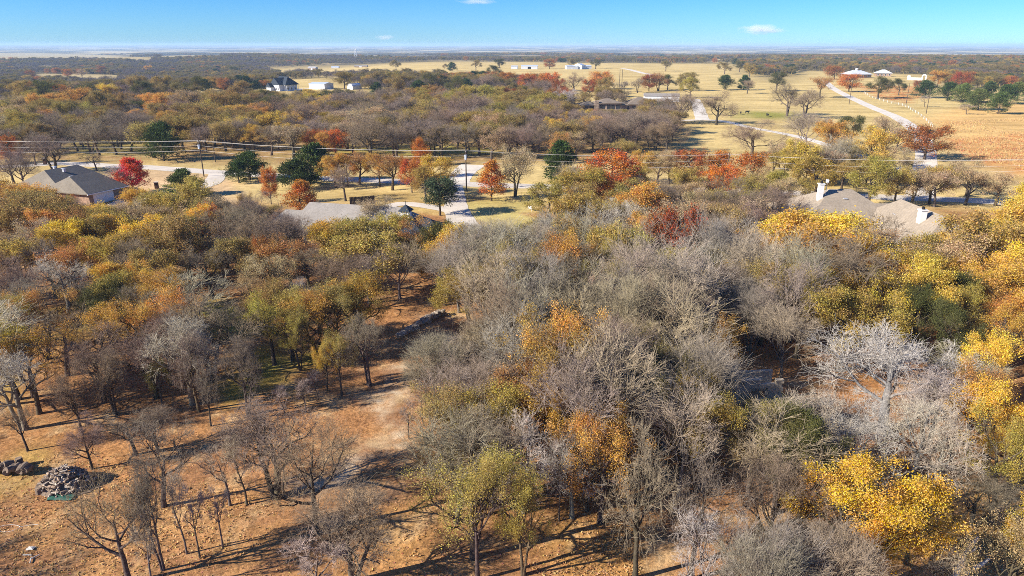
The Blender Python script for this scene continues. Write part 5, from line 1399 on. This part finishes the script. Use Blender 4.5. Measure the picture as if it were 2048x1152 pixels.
def sheet(name, label, cat, u, v, sx_, sy_, amp, mat, sd_=1, rz=0.0):
    p = at(u, v); r_ = random.Random(sd_); n_ = 9
    V = []; F = []
    for j in range(n_):
        for i in range(n_):
            a, b_ = i / (n_ - 1) - .5, j / (n_ - 1) - .5
            e = 1 - max(abs(a), abs(b_)) * 2
            V.append((a * sx_ * (1 + r_.uniform(-.06, .06)), b_ * sy_ * (1 + r_.uniform(-.06, .06)), .03 + amp * (e * .6 + r_.random() * .5)))
    for j in range(n_ - 1):
        for i in range(n_ - 1): F.append((j * n_ + i, j * n_ + i + 1, (j + 1) * n_ + i + 1, (j + 1) * n_ + i))
    o = obj(name, mesh_from(name, V, F, mat, True), None, (p.x, p.y, 0)); o.rotation_euler[2] = rz
    return tag(o, label, cat)
sheet('tarpaulin', 'crumpled dark green tarpaulin below the firewood heap', 'tarpaulin', 124, 995, 1.9, .9, .3, surf('green_tarp', (0.03, 0.12, 0.085), .4, 3, .6), 2)
M_PALE = surf('pale_plastic', (0.68, 0.64, 0.56), .3, 3, .7)
sheet('plastic_sheet', 'scrap of white plastic lying in the lower left clearing', 'plastic sheet', 62, 1098, .5, .35, .16, M_PALE, 3)
for k, (u, v) in enumerate(((55, 1112), (70, 1116), (62, 1122))):
    p = at(u, v)
    o = obj('branch_scrap', log_mesh(.035, .6, M_PALE, 5), None, (p.x, p.y, .08)); o.rotation_euler[2] = 1.0 * k
    tag(o, ['pale stick below the white plastic, left one', 'pale stick below the white plastic, right one', 'pale stick below the white plastic, lowest one'][k], 'stick', 'pale sticks by the plastic')
p = at(16, 1058); hp = []
for k in range(22):
    a = k / 21 * 6.6
    hp.append((p.x + .75 * math.cos(a) * (1 + .15 * math.sin(3 * a)), p.y + .4 * math.sin(a), .05 + .02 * (k % 2)))
hp += [(p.x + 1.2, p.y + .35, .05), (p.x + 1.9, p.y + .45, .05)]
tag(MB().tube(hp, .018, 5).build('garden_hose', M_PALE), 'loop of white hose on the ground at the left edge', 'hose')
for k, (u, v, a) in enumerate(((158, 988, .55), (170, 984, .6), (150, 992, .5))):
    p = at(u, v)
    o = obj('board', MB().box(-1.1, 1.1, -.08, .08, .02, .08).build('plank', M_LOGD).data, None, (p.x, p.y, .01)); o.rotation_euler[2] = a
    tag(o, ['upper dark plank lying right of the firewood heap', 'farther dark plank lying right of the firewood heap', 'nearest dark plank lying right of the firewood heap'][k], 'plank', 'planks by the firewood')
for o in [o for o in bpy.data.objects if o.name.startswith('plank')]: bpy.data.objects.remove(o)

# low rock wall beside the track
M_ROCK = surf('rock', (0.50, 0.42, 0.33), .45, 1.5, .95, .6, 5, col2=(0.22, 0.18, 0.14))
def rock_mesh(sd_):
    r_ = random.Random(sd_); V = []; F = []
    ring = 7
    for j, (z, s) in enumerate(((0, .8), (.35, 1.0), (.7, .85), (.9, .45))):
        for k in range(ring):
            a = 6.283 * k / ring
            f = s * r_.uniform(.8, 1.15)
            V.append((f * math.cos(a), f * math.sin(a) * .75, z + r_.uniform(-.08, .08)))
    for j in range(3):
        for k in range(ring): F.append((j * ring + k, j * ring + (k + 1) % ring, (j + 1) * ring + (k + 1) % ring, (j + 1) * ring + k))
    F.append(tuple(3 * ring + k for k in range(ring))); F.append(tuple(range(ring))[::-1])
    return mesh_from('rock', V, F, M_ROCK)
RK = [rock_mesh(k) for k in range(5)]
pts = smooth_line(gpoly([(800, 676), (822, 662), (845, 648), (862, 640), (884, 630)]), 9)
p = Vector((*pts[len(pts) // 2], 0))
w_ = thing('rock_wall', 'low curving wall of piled rocks beside the dirt track', 'rock wall', p)
for k, q in enumerate(pts):
    for lv2 in range(3 if k > len(pts) * .55 else 2):
        o = obj('rock', RK[rl.randrange(5)], w_, (q[0] - p.x + rl.uniform(-.35, .35), q[1] - p.y + rl.uniform(-.35, .35), lv2 * .26))
        s = rl.uniform(.3, .55); o.scale = (s, s, s * rl.uniform(.6, .9)); o.rotation_euler[2] = rl.uniform(0, 6)

# ruined pale wall and a rusty metal shed in the thicket
p = at(1512, 806)
w_ = thing('ruined_wall', 'pale ruined block wall with a dark opening inside the thicket', 'ruin', (p.x, p.y, 0), R_(6))
M_BLOCK = surf('block', (0.62, 0.52, 0.38), .35, 1.5, .95, .4, 8)
blk = mesh_from('block', *(lambda b: (b.V, b.F))(MB().box(0, .78, 0, .38, 0, .38)), M_BLOCK)
for r_ in range(6):
    for c_ in range(6):
        if 2 <= c_ <= 3 and 1 <= r_ <= 3: continue
        if r_ == 5 and c_ in (0, 3, 4): continue
        o = obj('block', blk, w_, (-2.4 + c_ * .8 + (r_ % 2) * .2, rl.uniform(-.02, .02), r_ * .4))
MB().box(-2.4, 2.6, 2.4, 2.75, 0, 2.2).build('back_wall', M_BLOCK, w_)
MB().box(-2.5, .3, -.05, .45, 2.42, 2.52).build('lintel', M_BLOCK, w_)
p = at(1692, 862)
s_h = thing('metal_shed', 'small shed of grey corrugated metal under the silvery oak', 'shed', (p.x, p.y, 0), R_(-14))
s_h.scale = (.75, .75, .75)
V = []; F = []; N_ = 28
for k in range(N_ + 1):
    x_ = -1.3 + 2.6 * k / N_; z_ = .06 * (1 if k % 2 else -1)
    V += [(x_, -1.0, 1.45 + z_), (x_, 1.0, 1.8 + z_)]
F = [(2 * k, 2 * k + 2, 2 * k + 3, 2 * k + 1) for k in range(N_)]
obj('corrugated_roof', mesh_from('corrugated_roof', V, F, surf('rusty_sheet', (0.09, 0.075, 0.065), .4, 2, .95)), s_h)
MB().box(-1.15, 1.15, -.85, .85, 0, 1.38).build('wall', M_WOOD, s_h)

# broken white snags at the lower right
for k, (ub, vb, ut, vt, lb) in enumerate(((1902, 1165, 1925, 1072, 'tall broken white snag at the lower right'), (1915, 1170, 1955, 1115, 'shorter leaning white snag at the lower right'))):
    p = at(ub, vb); zt = z_for_v(p.y, vt)
    dx_ = (ut - ub) * math.hypot(p.y, CAM_H) / FPX
    o = thing('dead_snag', lb, 'dead tree', (p.x, p.y, 0), 0, 'broken snags')
    pts = [(dx_ * t + .1 * math.sin(t * 7 + k), .1 * math.sin(t * 5), zt * t) for t in (0, .2, .4, .6, .8, 1)]
    a = MB().tube(pts, [.2, .18, .16, .14, .12, .06], 8).build('trunk', M_BARK, o, True); a.color = (0.62, 0.57, 0.48, 1)
    b2 = MB().tube([pts[3], (pts[3][0] + .5, pts[3][1] - .1, pts[3][2] + .5), (pts[3][0] + .6, pts[3][1], pts[3][2] + .95)], [.09, .06, .03], 6).build('branch', M_BARK, o, True); b2.color = (0.62, 0.57, 0.48, 1)
# rope of a grey fallen branch
# brick mailbox and pillars by the left road
for k, (u, v, hh, lb) in enumerate(((314, 377, 1.5, 'brown brick mailbox pillar on the lawn right of the scarlet maple'), (91, 329, 1.8, 'brown brick mailbox pillar beside the road at far left'))):
    p = at(u, v)
    o = thing('mailbox_pillar', lb, 'mailbox', (p.x, p.y, 0), .3, 'brick mailbox pillars')
    MB().box(-.42, .42, -.42, .42, 0, hh).build('pillar', surf('dark_brick%d' % k, (0.16, 0.075, 0.045), .3, 3, .9), o)
    MB().box(-.5, .5, -.5, .5, hh, hh + .12).build('cap', M_CONC, o)
    MB().box(-.2, .2, -.47, -.42, hh - .6, hh - .25).build('mail_slot', M_BLACK, o)

# parked pale car on the left drive
p = at(333, 396)
c_ = thing('parked_car', 'pale car parked on the left driveway, partly behind the yellow oaks', 'car', (p.x, p.y, .05), R_(20))
M_CAR = surf('car_paint', (0.62, 0.64, 0.66), .05, 1, .25, spec=.6)
def loft(sections):
    V = []; F = []; n_ = len(sections[0])
    for s in sections: V += s
    for i in range(len(sections) - 1):
        for k in range(n_): F.append((i * n_ + k, i * n_ + (k + 1) % n_, (i + 1) * n_ + (k + 1) % n_, (i + 1) * n_ + k))
    F += [tuple(range(n_))[::-1], tuple((len(sections) - 1) * n_ + k for k in range(n_))]
    return V, F
def sec(x, w_, z0, z1): return [(x, -w_, z0), (x, w_, z0), (x, w_ * 1.02, (z0 + z1) / 2), (x, w_ * .9, z1), (x, -w_ * .9, z1), (x, -w_ * 1.02, (z0 + z1) / 2)]
V, F = loft([sec(-2.3, .75, .45, .8), sec(-2.1, .88, .3, .95), (sec(-1.2, .92, .28, 1.0)), sec(.6, .92, .28, 1.0), sec(1.6, .9, .28, .92), sec(2.2, .8, .35, .75)])
obj('body', mesh_from('body', V, F, M_CAR, True), c_)
V, F = loft([sec(-1.9, .78, .95, 1.0), sec(-1.3, .74, .95, 1.45), sec(-.1, .74, .95, 1.5), sec(.9, .78, .95, 1.02)])
obj('cabin_glass', mesh_from('cabin_glass', V, F, M_GLASS), c_)
MB().box(-1.25, -.05, -.66, .66, 1.46, 1.53).build('roof', M_CAR, c_)
for x_ in (-1.4, 1.4):
    for y_ in (-.86, .86):
        wh = MB().tube([(x_, y_ - .1, .32), (x_, y_ + .1, .32)], .32, 12).build('wheel', M_BLACK, c_)
        MB().tube([(x_, y_ - .115, .32), (x_, y_ + .115, .32)], .18, 8).build('rim', M_METAL, wh)
for y_ in (-.6, .6):
    MB().box(2.12, 2.2, y_ - .16, y_ + .16, .55, .7).build('headlight', M_WHITE, c_)
    MB().box(-2.32, -2.26, y_ - .16, y_ + .16, .6, .76).build('tail_light', surf('tail_red', (.4, .01, .01), .1, 1, .3), c_)

# white garden bench at the lawn's edge
p = at(1062, 421)
o = thing('garden_bench', 'white garden bench at the right edge of the lawn', 'bench', (p.x, p.y, 0), R_(115))
for k in range(3): MB().box(-.8, .8, -.25 + k * .17, -.12 + k * .17, .42, .47).build('slat', M_WHITE, o)
for k in range(3): MB().box(-.8, .8, .24, .28, .55 + k * .17, .66 + k * .17).build('slat', M_WHITE, o)
for x_ in (-.75, .75):
    for y_ in (-.22, .26): MB().box(x_ - .04, x_ + .04, y_ - .04, y_ + .04, 0, .42 if y_ < 0 else 1.05).build('leg', M_WHITE, o)

# cattle by the bare trees
M_COW = surf('black_hide', (0.012, 0.010, 0.009), .3, 3, .7)
def cow(label, u, v, rz):
    p = at(u, v)
    o = thing('cow', label, 'cow', (p.x, p.y, p.z), rz, 'black cattle')
    me = bpy.data.meshes.new('body')
    J = [(0, 0, 1.0), (.45, 0, 1.02), (.85, 0, 1.05), (1.15, 0, 1.2), (1.4, 0, 1.22), (1.65, 0, 1.05), (-.45, 0, 1.02), (-.8, 0, 1.08), (-.95, 0, 1.05), (-1.0, 0, .6),
         (.7, .2, .75), (.72, .22, .38), (.7, .22, 0.03), (.7, -.2, .75), (.72, -.22, .38), (.7, -.22, 0.03), (-.7, .2, .8), (-.82, .22, .42), (-.76, .22, 0.03), (-.7, -.2, .8), (-.82, -.22, .42), (-.76, -.22, .03)]
    E = [(0, 1), (1, 2), (2, 3), (3, 4), (4, 5), (0, 6), (6, 7), (7, 8), (8, 9), (2, 10), (10, 11), (11, 12), (2, 13), (13, 14), (14, 15), (7, 16), (16, 17), (17, 18), (7, 19), (19, 20), (20, 21)]
    RAD = [.42, .42, .36, .24, .17, .11, .42, .34, .08, .03, .14, .08, .07, .14, .08, .07, .17, .08, .07, .17, .08, .07]
    me.from_pydata(J, E, []); me.materials.append(M_COW)
    b = obj('body', me, o)
    md = b.modifiers.new('skin', 'SKIN')
    for q, r_ in zip(me.skin_vertices[0].data, RAD): q.radius = (r_, r_)
    me.skin_vertices[0].data[0].use_root = True
    b.modifiers.new('sub', 'SUBSURF').render_levels = 1
    for s in (-1, 1): MB().tube([(1.38, .1 * s, 1.34), (1.32, .3 * s, 1.36)], [.06, .02], 5).build('ear', M_COW, o)
cow('black cow by the fence right of the gravel drive fork, left one', 1481, 229, R_(70))
cow('black cow by the fence right of the gravel drive fork, right one', 1494, 227, R_(10))
cow('lone black cow grazing left of the big bare field oak', 1535, 233, R_(95))
p = at(1475, 230)
o = thing('feed_rack', 'dark wooden feed rack beside the black cattle', 'feed rack', (p.x - 2, p.y + 2, p.z), .4)
for x_ in (-1, 0, 1): MB().box(x_ - .08, x_ + .08, -.08, .08, 0, 1.6).build('post', M_WOOD, o)
for z_ in (.5, 1.0, 1.5): MB().box(-1.2, 1.2, -.12, -.08, z_ - .08, z_ + .08).build('rail', M_WOOD, o)

# lattice tower far out on the plain
p = at(712, 118)
o = thing('lattice_tower', 'distant grey lattice pylon on the plain', 'pylon', (p.x, p.y, p.z))
Ht = max(z_for_v(p.y, 103) - p.z, 25)
Ht = min(Ht, 43 - p.z)
t_ = MB()
for sx_ in (-1, 1):
    for sy_ in (-1, 1): t_.tube([(4.5 * sx_, 4.5 * sy_, 0), (1.0 * sx_, 1.0 * sy_, Ht)], .35, 4)
for k in range(6):
    a, b_ = k / 6, (k + 1) / 6
    wa, wb = 4.5 - 3.5 * a, 4.5 - 3.5 * b_
    for s in (-1, 1): t_.tube([(-wa, s * wa, Ht * a), (wb, s * wb, Ht * b_)], .22, 4).tube([(wa, s * wa, Ht * a), (-wb, s * wb, Ht * b_)], .22, 4)
t_.build('frame', M_METAL, o)
for z_ in (.82, .98): MB().box(-6, 6, -.3, .3, Ht * z_ - .4, Ht * z_ + .2).build('crossarm', M_METAL, o)

# ------------------------------------------------------------------ fallen leaves and dry grass: uncountable ground cover
rg = np.random.default_rng(21)
N_ = 60000
yv = 30 + 95 * rg.random(N_) ** 1.25; xv = (rg.random(N_) * 2 - 1) * (yv * 0.82 + 12)
msk = segdist(xv, yv, TRACK, False) > 1.3
msk &= (np.sin(xv / 3.7 + 1.5 * np.sin(yv / 5.1)) + np.sin(yv / 2.9 - xv / 7.7) + rg.normal(0, .7, N_)) > -0.2
for g_ in CLEAR[-1:]: msk &= ~inpoly(xv, yv, g_)
xv, yv = xv[msk], yv[msk]
C = np.stack([xv, yv, 0.03 + 0.03 * rg.random(len(xv))], 1)
V, F = quads(C, 0.125, rg, .75)
V[:, 2] = 0.012 + np.abs(V[:, 2] - 0.03) * 0.45
lv = np.stack([rg.random(len(C)), rg.random(len(C)), rg.random(len(C)), np.ones(len(C))], 1).repeat(4, 0)
o = obj('fallen_leaves', mesh_from('fallen_leaves', V, F, leaf_material('litter_leaf', .1, .06, .35, 1.5), False, {'lv': lv}))
o.color = (0.40, 0.22, 0.095, 1)
tag(o, 'brown oak leaves strewn over the woodland floor', 'fallen leaves', kind='stuff')

def tufts(name, label, polys, N_, hgt, col_, sd_):
    rg = np.random.default_rng(sd_)
    P_ = []
    for pl in polys:
        X0, X1 = min(p[0] for p in pl), max(p[0] for p in pl); Y0, Y1 = min(p[1] for p in pl), max(p[1] for p in pl)
        x_ = rg.uniform(X0, X1, N_); y_ = rg.uniform(Y0, Y1, N_)
        ok = inpoly(x_, y_, pl)
        f = np.sin(x_ / 7.3 + 1.7 * np.sin(y_ / 11)) + np.sin(y_ / 9.1 - x_ / 14 + 1.3 * np.sin(x_ / 6)) + rg.normal(0, .9, N_)
        ok &= f > 0
        for pts, wd in ROADS: ok &= segdist(x_, y_, pts, False) > (max(wd) if isinstance(wd, tuple) else wd) / 2 + .4
        P_.append(np.stack([x_[ok], y_[ok]], 1))
    P_ = np.concatenate(P_); k = len(P_)
    base = np.repeat(P_, 5, 0) + rg.normal(0, .12, (5 * k, 2))
    a = rg.random(5 * k) * 6.28; hh = hgt * rg.uniform(.5, 1.2, 5 * k); ww = .05 + .03 * rg.random(5 * k)
    z0 = height(base[:, 0], base[:, 1])
    ln = rg.normal(0, .25, (5 * k, 2)) * hh[:, None]
    A = np.stack([base[:, 0] - ww * np.cos(a), base[:, 1] - ww * np.sin(a), z0], 1)
    B = np.stack([base[:, 0] + ww * np.cos(a), base[:, 1] + ww * np.sin(a), z0], 1)
    T = np.stack([base[:, 0] + ln[:, 0], base[:, 1] + ln[:, 1], z0 + hh], 1)
    V = np.stack([A, B, T], 1).reshape(-1, 3); F = np.arange(3 * 5 * k).reshape(-1, 3)
    lv = np.stack([rg.random(5 * k), rg.random(5 * k), rg.random(5 * k), np.ones(5 * k)], 1).repeat(3, 0)
    o = obj(name, mesh_from(name, V, F, M_LEAF, False, {'lv': lv})); o.color = col_
    return tag(o, label, 'dry grass', kind='stuff')
tufts('dry_grass', 'dry golden grass of the right-hand field', [gpoly([(1870, 245), (2060, 235), (2060, 380), (2000, 350), (1930, 300)])], 22000, .55, (0.55, 0.38, 0.15, 1), 3)
tufts('rust_grass', 'rusty bluestem grass in patches on the right-hand field', [gpoly([(1890, 282), (2055, 264), (2055, 346), (2010, 350), (1935, 318)]), gpoly([(1715, 173), (1745, 171), (1850, 174), (1850, 190), (1812, 206), (1762, 196)])], 5000, .5, (0.50, 0.25, 0.09, 1), 4)
tufts('wood_grass', 'yellow grass tufts at the lower left and right clearings', [gpoly([(-60, 930), (180, 900), (560, 1010), (560, 1152), (-60, 1200)]), gpoly([(1815, 985), (2100, 960), (2100, 1160), (1820, 1160)]), gpoly([(690, 1000), (900, 980), (920, 1180), (660, 1180)]), gpoly([(1060, 1030), (1270, 1010), (1290, 1180), (1060, 1180)])], 2500, .15, (0.54, 0.37, 0.15, 1), 5)

# ------------------------------------------------------------------ clouds, smoke
def cloud(label, u, v, wpx, hpx, dens, sd_):
    dx, dy, dz = ray(u, v)
    t = 30000 / dy
    c = Vector((dx * t, 30000, CAM_H + dz * t))
    m, n, l, out = new_mat('cloud')
    tc = n.new('ShaderNodeTexCoord')
    mp = n.new('ShaderNodeMapping'); mp.inputs['Location'].default_value = (sd_, 0, 0); mp.inputs['Scale'].default_value = (2.2, 1.0, 1.6); l.new(tc.outputs['Object'], mp.inputs[0])
    f = noise(n, l, mp.outputs[0], 1.3, 5, .6)
    ln = n.new('ShaderNodeVectorMath'); ln.operation = 'LENGTH'; l.new(tc.outputs['Object'], ln.inputs[0])
    fall = mth(n, l, 'SUBTRACT', 1.0, ln.outputs['Value'])
    dn_ = mth(n, l, 'MAXIMUM', mth(n, l, 'MULTIPLY', mth(n, l, 'SUBTRACT', mth(n, l, 'ADD', mth(n, l, 'MULTIPLY', fall, .9), f), .72), dens), 0.0)
    pv = n.new('ShaderNodeVolumePrincipled'); pv.inputs['Color'].default_value = (1, 1, 1, 1)
    l.new(dn_, pv.inputs['Density']); l.new(pv.outputs[0], out.inputs['Volume'])
    import bmesh
    bm = bmesh.new(); bmesh.ops.create_icosphere(bm, subdivisions=3, radius=1.0)
    me = bpy.data.meshes.new('cloud'); bm.to_mesh(me); bm.free(); me.materials.append(m)
    o = obj('cloud', me, None, c)
    k = 30000 / FPX
    o.scale = (wpx * k / 2, wpx * k / 3, hpx * k / 2)
    return tag(o, label, 'cloud', 'thin clouds low in the sky')
cloud('small white cloud low over the horizon at right', 1524, 59, 110, 26, .0032, 3)
cloud('faint tiny cloud just above the horizon, left of centre', 770, 75, 50, 14, .0032, 8)
cloud('thin wisp of cloud at the top edge of the sky', 955, 3, 100, 14, .002, 12)

print('TRIS', sum(len(m_.loop_triangles) if (m_.calc_loop_triangles() or True) else 0 for m_ in bpy.data.meshes), 'max rank', max(len(v) for v in bucket.values()))
